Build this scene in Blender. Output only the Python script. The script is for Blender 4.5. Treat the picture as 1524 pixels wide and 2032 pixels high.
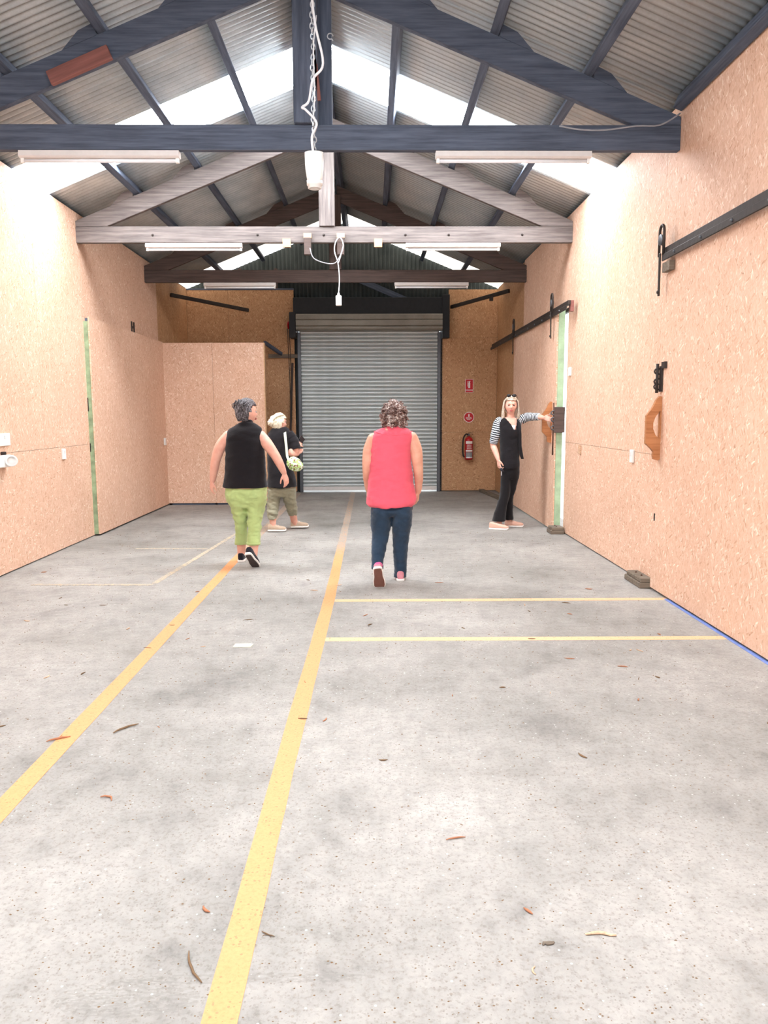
import bpy, bmesh, math, random
from mathutils import Vector, Matrix, noise
from math import pi, sin, cos, radians

random.seed(7)
for o in list(bpy.data.objects): bpy.data.objects.remove(o)
SC = bpy.context.scene
COL = SC.collection

# ------------------------------------------------------------------ camera
FPX, PITCH, YAW, ROLL, CAMH = 1495.8, .1288, .0155, -.0041, 1.45
F = Vector((sin(YAW)*cos(PITCH), cos(YAW)*cos(PITCH), -sin(PITCH)))
R0 = Vector((cos(YAW), -sin(YAW), 0)); U0 = R0.cross(F)
CR = R0*cos(ROLL)+U0*sin(ROLL); CU = U0*cos(ROLL)-R0*sin(ROLL)
cd = bpy.data.cameras.new('camera'); cam = bpy.data.objects.new('camera', cd); COL.objects.link(cam)
cd.sensor_fit = 'HORIZONTAL'; cd.sensor_width = 36; cd.lens = 36*FPX/1524; cd.clip_start = .05
cam.matrix_world = Matrix(((CR.x, CU.x, -F.x, 0), (CR.y, CU.y, -F.y, 0), (CR.z, CU.z, -F.z, CAMH), (0, 0, 0, 1)))
SC.camera = cam
def at(x, y, Y):                       # a measured picture point on the vertical plane y=Y, in metres
    d = F*FPX+CR*(x-762)-CU*(y-1016); t = Y/d.y
    return Vector((d.x*t, Y, CAMH+d.z*t))

# ------------------------------------------------------------------ world, light, exposure
w = bpy.data.worlds.new('overcast_sky'); SC.world = w; w.use_nodes = True
bg = w.node_tree.nodes['Background']; bg.inputs[0].default_value = (.86, .93, 1, 1); bg.inputs[1].default_value = 3.0
SKYLIGHT_STRENGTH = 24.0
def area(name, loc, rot, sx, sy, power, col):
    l = bpy.data.lights.new(name, 'AREA'); l.shape = 'RECTANGLE'; l.size = sx; l.size_y = sy; l.energy = power; l.color = col
    o = bpy.data.objects.new(name, l); o.location = loc; o.rotation_euler = rot; COL.objects.link(o); return o
# daylight entering through the big doorway behind the camera
area('doorway_daylight', (-.5, -2.55, 1.75), (radians(90), 0, pi), 4.6, 3.3, 205, (1, .985, .965))
SC.view_settings.view_transform = 'Standard'; SC.view_settings.look = 'None'
SC.view_settings.exposure = 0.36; SC.view_settings.gamma = 1; SC.view_settings.use_curve_mapping = False

# ------------------------------------------------------------------ helpers
def srgb(r, g, b):
    f = lambda c: ((c/255+.055)/1.055)**2.4 if c > 10 else c/255/12.92
    return (f(r), f(g), f(b), 1)
class NT:
    def __init__(s, name):
        s.m = bpy.data.materials.new(name); s.m.use_nodes = True; s.t = s.m.node_tree
        s.b = s.t.nodes['Principled BSDF']
    def n(s, typ, **kw):
        nd = s.t.nodes.new(typ)
        for k, v in kw.items():
            if k in nd.inputs: nd.inputs[k].default_value = v
            else: setattr(nd, k, v)
        return nd
    def l(s, a, b): s.t.links.new(a, b)
    def coord(s, which='Object', scale=(1, 1, 1), rot=(0, 0, 0), loc=None):
        tc = s.n('ShaderNodeTexCoord'); mp = s.n('ShaderNodeMapping'); mp.inputs['Scale'].default_value = scale
        mp.inputs['Rotation'].default_value = rot
        s.l(tc.outputs[which], mp.inputs[0])
        if loc is not None: s.l(loc, mp.inputs['Location'])
        return mp.outputs[0]
    def noise(s, vec, scale, detail=3, rough=.55):
        nd = s.n('ShaderNodeTexNoise'); nd.inputs['Scale'].default_value = scale; nd.inputs['Detail'].default_value = detail
        nd.inputs['Roughness'].default_value = rough
        s.l(vec, nd.inputs['Vector']); return nd.outputs['Fac']
    def ramp(s, fac, stops, interp='LINEAR'):
        nd = s.n('ShaderNodeValToRGB'); s.l(fac, nd.inputs[0]); cr = nd.color_ramp; cr.interpolation = interp
        while len(cr.elements) < len(stops): cr.elements.new(.5)
        for e, (p, c) in zip(cr.elements, stops):
            e.position = p; e.color = c if len(c) == 4 else (*c, 1)
        return nd.outputs[0]
    def mix(s, fac, a, b, mode='MIX'):
        nd = s.n('ShaderNodeMix', data_type='RGBA', blend_type=mode)
        for v, i in ((fac, 0), (a, 6), (b, 7)):
            if isinstance(v, (int, float, tuple)): nd.inputs[i].default_value = v
            else: s.l(v, nd.inputs[i])
        return nd.outputs[2]
    def math(s, op, a, b=0., c=0.):
        nd = s.n('ShaderNodeMath', operation=op)
        for v, i in ((a, 0), (b, 1), (c, 2)):
            if isinstance(v, (int, float)): nd.inputs[i].default_value = v
            else: s.l(v, nd.inputs[i])
        return nd.outputs[0]
    def bump(s, h, strength=.3, dist=.01):
        nd = s.n('ShaderNodeBump'); nd.inputs['Strength'].default_value = strength; nd.inputs['Distance'].default_value = dist
        s.l(h, nd.inputs['Height']); s.l(nd.outputs[0], s.b.inputs['Normal'])
    def base(s, c):
        if isinstance(c, tuple): s.b.inputs['Base Color'].default_value = c
        else: s.l(c, s.b.inputs['Base Color'])
    def rough(s, r, spec=None, metal=None):
        s.b.inputs['Roughness'].default_value = r
        if spec is not None: s.b.inputs['Specular IOR Level'].default_value = spec
        if metal is not None: s.b.inputs['Metallic'].default_value = metal
def simple(name, col, rough=.6, metal=0, spec=.4, var=.12, scale=20, bump=0.):
    t = NT(name); v = t.coord()
    f = t.noise(v, scale, 3)
    d = tuple(c*(1-var) for c in col[:3])+(1,); l_ = tuple(min(1, c*(1+var)) for c in col[:3])+(1,)
    t.base(t.ramp(f, [(.3, d), (.7, l_)])); t.rough(rough, spec, metal)
    if bump: t.bump(f, bump, .01)
    return t.m

def osb(name, ang, tone=1.0, sc=1.0, pal=((204, 157, 127), (222, 181, 153), (228, 189, 163), (233, 196, 171), (250, 229, 211))):
    """oriented strand board: overlapping layers of long flakes"""
    t = NT(name)
    oi = t.n('ShaderNodeObjectInfo'); off = t.n('ShaderNodeCombineXYZ')
    t.l(t.math('MULTIPLY', oi.outputs['Random'], 37), off.inputs[0]); t.l(t.math('MULTIPLY', oi.outputs['Random'], 91), off.inputs[1])
    base = None; hgt = None
    for k, (da, sx, sy, wgt) in enumerate(((0, 62, 13, 1), (24, 70, 15, .9), (-28, 58, 14, .9), (60, 60, 17, .5))):
        v0 = t.coord(rot=(0, 0, radians(ang+da)), loc=off.outputs[0])
        mp = t.n('ShaderNodeMapping'); t.l(v0, mp.inputs[0]); mp.inputs['Scale'].default_value = (sx*sc*1.75, sy*sc*1.75, 1); mp.inputs['Location'].default_value = (k*3.3, k*1.7, 0)
        vo = t.n('ShaderNodeTexVoronoi', voronoi_dimensions='2D'); vo.inputs['Scale'].default_value = 1; t.l(mp.outputs[0], vo.inputs['Vector'])
        sp = t.n('ShaderNodeSeparateColor'); t.l(vo.outputs['Color'], sp.inputs[0])
        c = t.ramp(sp.outputs[0], [(q, srgb(*[x*tone for x in c_])) for q, c_ in zip((0, .1, .5, .9, 1), pal)])
        if base is None: base, hgt = c, sp.outputs[1]
        else:
            m = t.math('GREATER_THAN', sp.outputs[2], 1-wgt*.45)
            base = t.mix(m, base, c); mm = t.n('ShaderNodeMix'); t.l(m, mm.inputs[0]); t.l(hgt, mm.inputs[2]); t.l(sp.outputs[1], mm.inputs[3]); hgt = mm.outputs[0]
    v = t.coord(loc=off.outputs[0]); big = t.noise(v, 1.3, 3)
    tonev = t.ramp(big, [(.3, (.9, .88, .86)), (.7, (1.0, 1.0, 1.0))])
    base = t.mix(1., base, tonev, 'MULTIPLY')
    fine = t.noise(t.coord(scale=(1, .18, 1), rot=(0, 0, radians(ang))), 260, 2)
    base = t.mix(.35, base, t.ramp(fine, [(.3, (.78, .74, .70)), (.6, (1, 1, 1))]), 'MULTIPLY')
    knots = t.ramp(t.noise(v, 30, 1), [(.74, (1, 1, 1)), (.79, (.55, .38, .28))])
    base = t.mix(.7, base, knots, 'MULTIPLY')
    t.base(base); t.rough(.62, .3); t.bump(hgt, .35, .003)
    return t.m
def concrete():
    t = NT('worn_concrete'); v = t.coord()
    big = t.noise(v, .55, 4, .6); mid = t.noise(v, 3.2, 5, .65); fine = t.noise(v, 60, 3, .7)
    c = t.ramp(big, [(.32, srgb(132, 129, 124)), (.5, srgb(156, 152, 147)), (.7, srgb(176, 172, 166))])
    c = t.mix(.9, c, t.ramp(mid, [(.3, (.70, .70, .70)), (.48, (.92, .92, .915)), (.75, (1, 1, 1))]), 'MULTIPLY')
    c = t.mix(.8, c, t.ramp(fine, [(.28, (.66, .63, .6)), (.5, (1, 1, 1)), (.75, (1.0, 1.0, 1.0))]), 'MULTIPLY')
    m3 = t.noise(v, 13, 6, .72); c = t.mix(.85, c, t.ramp(m3, [(.30, (.74, .74, .74)), (.46, (.96, .96, .96)), (.62, (1.08, 1.08, 1.08)), (.75, (1.22, 1.21, 1.2))]), 'MULTIPLY')
    v2 = t.n('ShaderNodeTexVoronoi'); v2.inputs['Scale'].default_value = 120; t.l(v, v2.inputs['Vector']); s2 = t.n('ShaderNodeSeparateColor'); t.l(v2.outputs['Color'], s2.inputs[0])
    p2 = t.math('MULTIPLY', t.math('LESS_THAN', v2.outputs['Distance'], .34), t.math('GREATER_THAN', s2.outputs[0], .80))
    c = t.mix(t.math('MULTIPLY', t.math('MULTIPLY', p2, t.ramp(mid, [(.35, (.2, .2, .2)), (.6, (1, 1, 1))])), .6), c, srgb(112, 104, 96))
    # damp / dirty patches
    dn = t.noise(t.coord(scale=(1, .55, 1)), 1.7, 3, .5)
    c = t.mix(.75, c, t.ramp(dn, [(.56, (1, 1, 1)), (.72, (.76, .755, .75))]), 'MULTIPLY')
    # dark pits and pale aggregate
    vo = t.n('ShaderNodeTexVoronoi'); vo.inputs['Scale'].default_value = 46; t.l(v, vo.inputs['Vector'])
    sp = t.n('ShaderNodeSeparateColor'); t.l(vo.outputs['Color'], sp.inputs[0])
    spot = t.math('MULTIPLY', t.math('LESS_THAN', vo.outputs['Distance'], .19), t.math('GREATER_THAN', sp.outputs[0], .62))
    spot = t.math('MULTIPLY', spot, t.ramp(mid, [(.40, (0, 0, 0)), (.6, (1, 1, 1))]))
    c = t.mix(t.math('MULTIPLY', spot, .55), c, srgb(116, 102, 88))
    pale = t.math('MULTIPLY', t.math('LESS_THAN', vo.outputs['Distance'], .17), t.math('LESS_THAN', sp.outputs[0], .12))
    c = t.mix(t.math('MULTIPLY', pale, .4), c, srgb(232, 230, 226))
    # old tyre smears
    tc = t.n('ShaderNodeTexCoord'); sx = t.n('ShaderNodeSeparateXYZ'); t.l(tc.outputs['Object'], sx.inputs[0])
    def blob(cx, cy, rx, ry, amt):
        a = t.math('POWER', t.math('DIVIDE', t.math('SUBTRACT', sx.outputs[0], cx), rx), 2.)
        b = t.math('POWER', t.math('DIVIDE', t.math('SUBTRACT', sx.outputs[1], cy), ry), 2.)
        d = t.math('ADD', t.math('ADD', a, b), t.math('MULTIPLY', mid, 1.5))
        return t.math('MULTIPLY', t.math('LESS_THAN', d, 1.5), amt)
    ripple = t.ramp(t.noise(t.coord(scale=(1, 3, 1)), 45, 2), [(.42, (0, 0, 0)), (.56, (1, 1, 1))])
    for args in ((-.62, 1.73, .22, .07, .42), (-.36, 1.79, .38, .022, .42), (1.9, 3.42, .34, .1, .4), (2.1, 4.05, .22, .09, .2)):
        c = t.mix(t.math('MULTIPLY', blob(*args), ripple), c, srgb(120, 117, 112))
    for args in ((-1.7, 4.7, 1.3, .55, .24), (1.0, 4.9, .9, .25, .12), (1.15, 2.75, .4, .2, .14), (-.5, 2.9, .5, .12, .16), (.35, 2.9, .5, .25, .10), (-2.6, 8.3, .7, .5, .2), (-.9, 11.5, 1.5, 1.2, .2), (1.2, 12., 1.3, 1.1, .22)):
        a = t.math('POWER', t.math('DIVIDE', t.math('SUBTRACT', sx.outputs[0], args[0]), args[2]), 2.)
        b = t.math('POWER', t.math('DIVIDE', t.math('SUBTRACT', sx.outputs[1], args[1]), args[3]), 2.)
        d = t.math('ADD', t.math('ADD', a, b), t.math('MULTIPLY', mid, .8))
        g = t.ramp(d, [(.3, (1, 1, 1)), (1., (0, 0, 0))])
        c = t.mix(t.math('MULTIPLY', g, args[4]), c, srgb(104, 98, 90))
    t.base(c); t.rough(.7, .3)
    t.bump(t.math('ADD', fine, t.math('MULTIPLY', spot, -.8)), .25, .004)
    return t.m
def paint(name, col, fade0, fade1, keep):
    """floor paint, worn through to the slab; keep = how much is left, thinner towards the far end"""
    t = NT(name); tc = t.n('ShaderNodeTexCoord'); v = tc.outputs['Object']
    n1 = t.noise(v, 22, 4, .7); n2 = t.noise(v, 90, 3, .7)
    sx = t.n('ShaderNodeSeparateXYZ'); t.l(v, sx.inputs[0])
    mr = t.n('ShaderNodeMapRange'); t.l(sx.outputs[1], mr.inputs[0]); mr.inputs[1].default_value = fade0; mr.inputs[2].default_value = fade1; mr.inputs[3].default_value = keep; mr.inputs[4].default_value = .37
    f = t.math('ADD', t.math('MULTIPLY', t.math('ADD', n1, n2), .5), t.math('MULTIPLY', t.math('SUBTRACT', mr.outputs[0], .5), .9))
    f = t.ramp(f, [(.38, (0, 0, 0)), (.52, (1, 1, 1))])
    c = t.mix(f, srgb(160, 153, 143), t.ramp(n1, [(.3, tuple(x*.93 for x in col[:3])), (.7, col)]))
    vo = t.n('ShaderNodeTexVoronoi'); vo.inputs['Scale'].default_value = 75; t.l(v, vo.inputs['Vector']); sp = t.n('ShaderNodeSeparateColor'); t.l(vo.outputs['Color'], sp.inputs[0])
    c = t.mix(t.math('MULTIPLY', t.math('MULTIPLY', t.math('LESS_THAN', vo.outputs['Distance'], .3), t.math('GREATER_THAN', sp.outputs[0], .72)), .65), c, srgb(150, 116, 84))
    c = t.mix(.7, c, t.ramp(n2, [(.3, (.8, .78, .75)), (.55, (1, 1, 1))]), 'MULTIPLY')
    t.base(c); t.rough(.6, .3); return t.m
def wood(name, a, b, rough=.75, sc=1.):
    t = NT(name); v = t.coord(scale=(.9*sc, 16*sc, 16*sc)); g = t.noise(v, 2.2, 4, .65); h = t.noise(t.coord(), 2.5, 3)
    c = t.ramp(g, [(.3, a), (.7, b)]); c = t.mix(.5, c, t.ramp(h, [(.3, (.75, .75, .75)), (.7, (1, 1, 1))]), 'MULTIPLY')
    t.base(c); t.rough(rough, .3); t.bump(g, .25, .004); return t.m
def metal_sheet(name, a, b, rough=.5, metal=.35, flute_band=False):
    t = NT(name); v = t.coord(); n = t.noise(v, 2.2, 4, .6); n2 = t.noise(v, 55, 3, .7)
    c = t.ramp(n, [(.3, a), (.7, b)]); c = t.mix(.4, c, t.ramp(n2, [(.35, (.82, .8, .76)), (.6, (1, 1, 1))]), 'MULTIPLY')
    if flute_band:      # brown band along each flute
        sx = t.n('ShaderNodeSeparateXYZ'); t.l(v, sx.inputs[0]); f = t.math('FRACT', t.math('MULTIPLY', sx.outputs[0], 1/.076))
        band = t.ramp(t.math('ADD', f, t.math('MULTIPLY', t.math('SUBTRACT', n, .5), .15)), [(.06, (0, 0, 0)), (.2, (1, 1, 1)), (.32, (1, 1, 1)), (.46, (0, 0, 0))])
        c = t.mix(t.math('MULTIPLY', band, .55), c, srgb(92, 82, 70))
    t.base(c); t.rough(rough, .4, metal); return t.m
def emis(name, col, st):
    t = NT(name); t.base((.8, .8, .8, 1)); t.b.inputs['Emission Color'].default_value = col; t.b.inputs['Emission Strength'].default_value = st; t.rough(.5); return t.m
def cloth(name, col, rough=.85, weave=900, var=.1):
    t = NT(name); v = t.coord(); n = t.noise(v, 9, 3); wv = t.noise(v, weave, 1)
    d = tuple(c*(1-var) for c in col[:3])+(1,)
    t.base(t.ramp(n, [(.3, d), (.7, col)])); t.rough(rough, .15)
    t.b.inputs['Sheen Weight'].default_value = .15
    t.bump(t.noise(t.coord(scale=(1, 1, 2.2)), 26, 3), .25, .01); return t.m
def skin(name, col):
    t = NT(name); v = t.coord(); n = t.noise(v, 14, 4)
    t.base(t.ramp(n, [(.3, tuple(c*k for c, k in zip(col[:3], (.9, .78, .76)))), (.65, col)])); t.rough(.5, .35)
    t.b.inputs['Subsurface Weight'].default_value = .08; t.b.inputs['Subsurface Radius'].default_value = (.02, .008, .005); return t.m
def hairmat(name, a, b, c, sc=(30, 30, 6)):
    t = NT(name); n = t.noise(t.coord(scale=sc), 6 if sc[2] < 10 else 1.6, 4, .7)
    t.base(t.ramp(n, [(.36, a), (.5, b), (.64, c)])); t.rough(.5, .4); t.bump(n, .6, .01); return t.m
def stripes(name, a, b, n):
    t = NT(name); at_ = t.n('ShaderNodeAttribute', attribute_name='along'); nz = t.noise(t.coord(), 40, 2)
    f = t.math('ADD', t.math('MULTIPLY', at_.outputs['Fac'], float(n)), t.math('MULTIPLY', nz, .5))
    f = t.math('FRACT', f); t.base(t.ramp(f, [(0, a), (.40, a), (.5, b), (.92, b), (1, a)])); t.rough(.85, .15); return t.m

REAR_DIM = ((158, 112, 76), (190, 144, 104), (199, 153, 112), (206, 161, 120), (228, 190, 150))  # browner boards at the rear, the dimmer light there put into their colour
M = dict(
 osb_v=osb('strand_board_upright', 0), osb_h=osb('strand_board_lengthwise', 90), osb_mix=osb('strand_board_mixed', 40),
 osb_dark=osb('dimmed_strand_board', 0, 1, 1, REAR_DIM), osb_dark_h=osb('dimmed_strand_board_lengthwise', 90, 1, 1, REAR_DIM),
 floor=concrete(),
 yellow=paint('yellow_floor_paint', srgb(220, 154, 104), 5.5, 8.5, .95), yellow_thin=paint('worn_yellow_paint', srgb(236, 200, 140), 3., 4., .5),
 yellow_cross=paint('pale_yellow_paint', srgb(224, 184, 142), 20, 30, .85),
 blue=simple('blue_tape', srgb(120, 140, 200), .6),
 dark_wood=wood('dark_stained_timber', srgb(64, 71, 85), srgb(98, 107, 124)),
 grey_wood=wood('weathered_grey_timber', srgb(84, 76, 74), srgb(130, 120, 116)),
 brown_wood=wood('brown_timber', srgb(70, 58, 54), srgb(100, 84, 78)),
 red_wood=wood('red_timber', srgb(122, 78, 72), srgb(150, 98, 90)),
 orange_wood=wood('varnished_timber', srgb(160, 100, 60), srgb(200, 138, 92), .5),
 pale_wood=wood('raw_pine', srgb(196, 150, 110), srgb(224, 186, 150)),
 old_wood=wood('old_block_timber', srgb(92, 82, 72), srgb(138, 124, 108), .85, 2),
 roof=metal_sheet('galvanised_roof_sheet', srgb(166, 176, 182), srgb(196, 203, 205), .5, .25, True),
 gable=metal_sheet('dull_gable_sheet', srgb(48, 54, 54), srgb(70, 76, 74), .6, .2),
 slat=metal_sheet('zinc_slat', srgb(196, 202, 202), srgb(216, 221, 220), .34, .3),
 cover=metal_sheet('dull_zinc_cover', srgb(128, 122, 112), srgb(150, 144, 132), .45, .4),
 steel=simple('black_steel', srgb(38, 38, 40), .5, .3), dsteel=simple('brown_black_iron', srgb(58, 50, 46), .55, .3, bump=.2),
 gsteel=simple('grey_iron', srgb(96, 98, 102), .45, .5), green=simple('pale_green_paint', srgb(160, 184, 150), .6, var=.2, scale=9, bump=.2),
 dgreen=simple('old_green_paint', srgb(140, 158, 124), .7, var=.3, scale=12, bump=.2),
 sky_dim=emis('dim_skylight_sheet', (1, .93, .82, 1), 1.3),  # weaker, creamier skylight sheet for the farthest strip
 sky=emis('backlit_skylight_sheet', (.90, .95, 1, 1), SKYLIGHT_STRENGTH),
 white=simple('white_plastic', srgb(236, 234, 230), .4, var=.03), enamel=simple('white_enamel', srgb(222, 216, 212), .35, var=.04),
 tube=simple('fluorescent_glass', srgb(238, 240, 244), .15, var=.02), chain=simple('bright_chain', srgb(200, 205, 210), .35, .7),
 cable=simple('grey_cable', srgb(150, 150, 155), .5), wcable=simple('white_cable', srgb(230, 230, 232), .5),
 red=simple('red_enamel', srgb(176, 22, 28), .3, var=.08), redsign=simple('red_sign_print', srgb(196, 30, 40), .5, var=.05),
 wsign=simple('white_sign_print', srgb(240, 236, 232), .5, var=.03), grey_label=simple('grey_label_print', srgb(140, 140, 142), .5),
 black=simple('black_rubber', srgb(26, 24, 26), .6), dark=simple('dark_recess', srgb(40, 26, 22), .8), rust=simple('rusty_iron', srgb(92, 62, 48), .7, .2, var=.3),
 twig=simple('dry_twig', srgb(118, 92, 66), .8, var=.25), leaf=simple('dry_leaf', srgb(170, 112, 80), .8, var=.25), bark=simple('pale_bark', srgb(204, 168, 138), .8, var=.3, scale=60),
 paper=simple('pale_paper', srgb(240, 234, 205), .8, var=.05),
 apron=simple('outside_concrete', srgb(200, 198, 190), .8),
)

def tag(o, label=None, cat=None, group=None, kind=None):
    if label: o['label'] = label
    if cat: o['category'] = cat
    if group: o['group'] = group
    if kind: o['kind'] = kind
    return o
def link(name, me, mat=None, parent=None, smooth=False):
    o = bpy.data.objects.new(name, me); COL.objects.link(o)
    if mat is not None and not me.materials: me.materials.append(M[mat] if isinstance(mat, str) else mat)
    if parent is not None: o.parent = parent
    if smooth: me.polygons.foreach_set('use_smooth', [True]*len(me.polygons))
    return o
def empty(name, loc=(0, 0, 0), label=None, cat=None, group=None, kind=None, rz=0):
    o = bpy.data.objects.new(name, None); COL.objects.link(o); o.location = loc; o.rotation_euler = (0, 0, rz); o.empty_display_size = .2
    return tag(o, label, cat, group, kind)
def mesh(bm, name='part'):
    me = bpy.data.meshes.new(name); bmesh.ops.recalc_face_normals(bm, faces=bm.faces); bm.to_mesh(me); bm.free(); return me
def bbox(bm, a, b, bev=0.):
    r = bmesh.ops.create_cube(bm, size=1)
    for v in r['verts']: v.co = Vector([(a[i]+b[i])/2+v.co[i]*(b[i]-a[i]) for i in range(3)])
    if bev:
        es = list({e for v in r['verts'] for e in v.link_edges})
        bmesh.ops.bevel(bm, geom=es, offset=bev, segments=1, affect='EDGES')
def box(name, a, b, mat, parent=None, bev=0., org=True):
    a, b = Vector(a), Vector(b); c = (a+b)/2; bm = bmesh.new(); bbox(bm, a-c, b-c, bev)
    o = link(name, mesh(bm, name), mat, parent); o.location = c; return o
def frame(d, up=Vector((0, 0, 1))):
    x = d.normalized(); z = up-x*up.dot(x)
    if z.length < 1e-4: z = Vector((0, 1, 0))-x*x.y
    z.normalize(); y = z.cross(x); return Matrix((x, y, z)).transposed()
def bar(name, p, q, wd, ht, mat, parent=None, bev=.004, up=Vector((0, 0, 1))):
    """squared timber or bar from p to q, grain along its own length"""
    p, q = Vector(p), Vector(q); L = (q-p).length; bm = bmesh.new(); bbox(bm, (-L/2, -wd/2, -ht/2), (L/2, wd/2, ht/2), bev)
    o = link(name, mesh(bm, name), mat, parent); o.matrix_local = Matrix.Translation((p+q)/2) @ frame(q-p, up).to_4x4(); return o
def ring(bm, c, ax, ay, rx, ry, n, e=1.):
    vs = []
    for i in range(n):
        a = 2*pi*i/n; ca, sa = cos(a), sin(a)
        vs.append(bm.verts.new(c+ax*(rx*math.copysign(abs(ca)**e, ca))+ay*(ry*math.copysign(abs(sa)**e, sa))))
    return vs
def skinrings(bm, rs, cap=True):
    for a, b in zip(rs, rs[1:]):
        n = len(a)
        for i in range(n): bm.faces.new((a[i], a[(i+1) % n], b[(i+1) % n], b[i]))
    if cap: bm.faces.new(rs[0][::-1]); bm.faces.new(rs[-1])
def tube(bm, pts, rad, n=8, cap=True, flat=1., layer=None):
    pts = [Vector(p) for p in pts]; rr = rad if isinstance(rad, (list, tuple)) else [rad]*len(pts)
    rs = []; prev = None
    for i, p in enumerate(pts):
        d = (pts[min(i+1, len(pts)-1)]-pts[max(i-1, 0)]).normalized()
        if prev is None: x = d.orthogonal().normalized()
        else:
            x = prev-d*prev.dot(d); x.normalize()
        prev = x; rs.append(ring(bm, p, x, d.cross(x), rr[i], rr[i]*flat, n))
        if layer is not None:
            for v in rs[-1]: v[layer] = i/(len(pts)-1)
    skinrings(bm, rs, cap); return rs
def smoothpath(pts, k=4):
    pts = [Vector(p) for p in pts]; out = []
    P = [pts[0]]+pts+[pts[-1]]
    for i in range(1, len(P)-2):
        for j in range(k):
            t = j/k; a, b, c, d = P[i-1], P[i], P[i+1], P[i+2]
            out.append(.5*((2*b)+(c-a)*t+(2*a-5*b+4*c-d)*t*t+(3*b-a-3*c+d)*t**3))
    out.append(pts[-1]); return out
def tubeobj(name, pts, rad, mat, parent=None, n=8, sm=True, curve=0):
    pts = [Vector(p) for p in pts]
    if curve: pts = smoothpath(pts, curve)
    bm = bmesh.new(); tube(bm, pts, rad, n); return link(name, mesh(bm, name), mat, parent, sm)
def lathe(bm, prof, c=Vector((0, 0, 0)), n=20, ax=Vector((1, 0, 0)), ay=Vector((0, 1, 0)), az=Vector((0, 0, 1))):
    skinrings(bm, [ring(bm, c+az*z, ax, ay, max(r, .0005), max(r, .0005), n) for r, z in prof])
def prism(name, pts, th, mat, parent=None, M3=None, loc=(0, 0, 0), bev=0.):
    """outline pts (u,v) extruded by th along w"""
    bm = bmesh.new(); vs = [bm.verts.new((x, y, -th/2)) for x, y in pts]; f = bm.faces.new(vs)
    r = bmesh.ops.extrude_face_region(bm, geom=[f]); bmesh.ops.translate(bm, vec=(0, 0, th), verts=[v for v in r['geom'] if isinstance(v, bmesh.types.BMVert)])
    if bev: bmesh.ops.bevel(bm, geom=bm.edges[:], offset=bev, segments=2, affect='EDGES')
    o = link(name, mesh(bm, name), mat, parent); o.matrix_local = Matrix.Translation(loc) @ (M3.to_4x4() if M3 else Matrix()); return o

# ------------------------------------------------------------------ dimensions of the shed (metres)
XL, XR, YB, YF = -3.377, 2.337, 14.23, -2.6
HE, RX, SL = 3.76, -.52, .404          # wall top, ridge position, roof slope
def hroof(x): return HE+.02+SL*(2.86-abs(x-RX))   # underside of the sheeting

# ------------------------------------------------------------------ floor
fl = empty('floor', kind='structure')
box('slab', (XL-.3, YF-.3, -.15), (XR+.3, YB+.25, 0), 'floor', fl).location.z = -.075
for o in fl.children:       # keep the slab's texture in room coordinates
    me = o.data; me.transform(Matrix.Translation(o.location)); o.location = (0, 0, 0)
def strip(name, pts, wd, mat, z=.0015, amp=.004):
    bm = bmesh.new(); P = []
    for (a, b) in zip(pts, pts[1:]):
        a, b = Vector((*a, 0)), Vector((*b, 0)); n = max(2, int((b-a).length/.12))
        for i in range(n): P.append(a.lerp(b, i/n))
    P.append(Vector((*pts[-1], 0))); d = (P[-1]-P[0]).normalized(); s = Vector((-d.y, d.x, 0)); rows = []
    for k, p in enumerate(P):
        u = amp*noise.noise((k*.35, 1.3, wd*9)); v = amp*noise.noise((k*.35, 7.1, wd*5))
        rows.append([bm.verts.new(p+s*(wd/2+u)+Vector((0, 0, z))), bm.verts.new(p-s*(wd/2+v)+Vector((0, 0, z))), bm.verts.new(p-s*(wd/2+v)+Vector((0, 0, -.004))), bm.verts.new(p+s*(wd/2+u)+Vector((0, 0, -.004)))])
    skinrings(bm, rows)
    return link(name, mesh(bm, name), mat, fl)
strip('painted_line', [(-.385, -2), (-.372, 3), (-.345, 6), (-.36, 14.1)], .088, 'yellow')['label'] = 'long worn yellow centre line on the concrete'
strip('painted_line', [(-1.386, -2), (-1.386, 7.3), (-1.37, 14)], .09, 'yellow')['label'] = 'long worn yellow line left of the centre line'
strip('painted_line', [(-.30, 5.79), (XR-.02, 5.76)], .075, 'yellow_cross', .001)
strip('painted_line', [(-.312, 4.76), (XR-.03, 4.72)], .075, 'yellow_cross', .001)
strip('painted_line', [(-2.95, 6.44), (-1.9, 6.40)], .05, 'yellow_thin')
strip('painted_line', [(-1.9, 6.45), (-1.68, 9.2)], .05, 'yellow_thin')
strip('painted_line', [(-2.6, 8.2), (-1.8, 8.15)], .05, 'yellow_thin')
strip('blue_tape', [(XR-.035, 5.75), (XR-.035, -1)], .03, 'blue', .004)

# ------------------------------------------------------------------ walls of strand board, sheet by sheet
def panel(parent, side, u0, u1, z0, z1, mat, th=.012, off=0.):
    """one sheet; u runs along the wall. local x across, local y up, so the flakes follow the sheet"""
    g = .0015; wd, ht = u1-u0-2*g, z1-z0-2*g; bm = bmesh.new(); bbox(bm, (-wd/2, -ht/2, -th/2), (wd/2, ht/2, th/2), .001)
    o = link('board', mesh(bm, 'board'), mat, parent); cu, cz = (u0+u1)/2, (z0+z1)/2
    if side == 'L': o.matrix_local = Matrix(((0, 0, 1, XL-th/2+off), (1, 0, 0, cu), (0, 1, 0, cz), (0, 0, 0, 1)))
    elif side == 'R': o.matrix_local = Matrix(((0, 0, -1, XR+th/2-off), (-1, 0, 0, cu), (0, 1, 0, cz), (0, 0, 0, 1)))
    else: o.matrix_local = Matrix(((1, 0, 0, cu), (0, 0, -1, off), (0, 1, 0, cz), (0, 0, 0, 1)))
    return o
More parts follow.
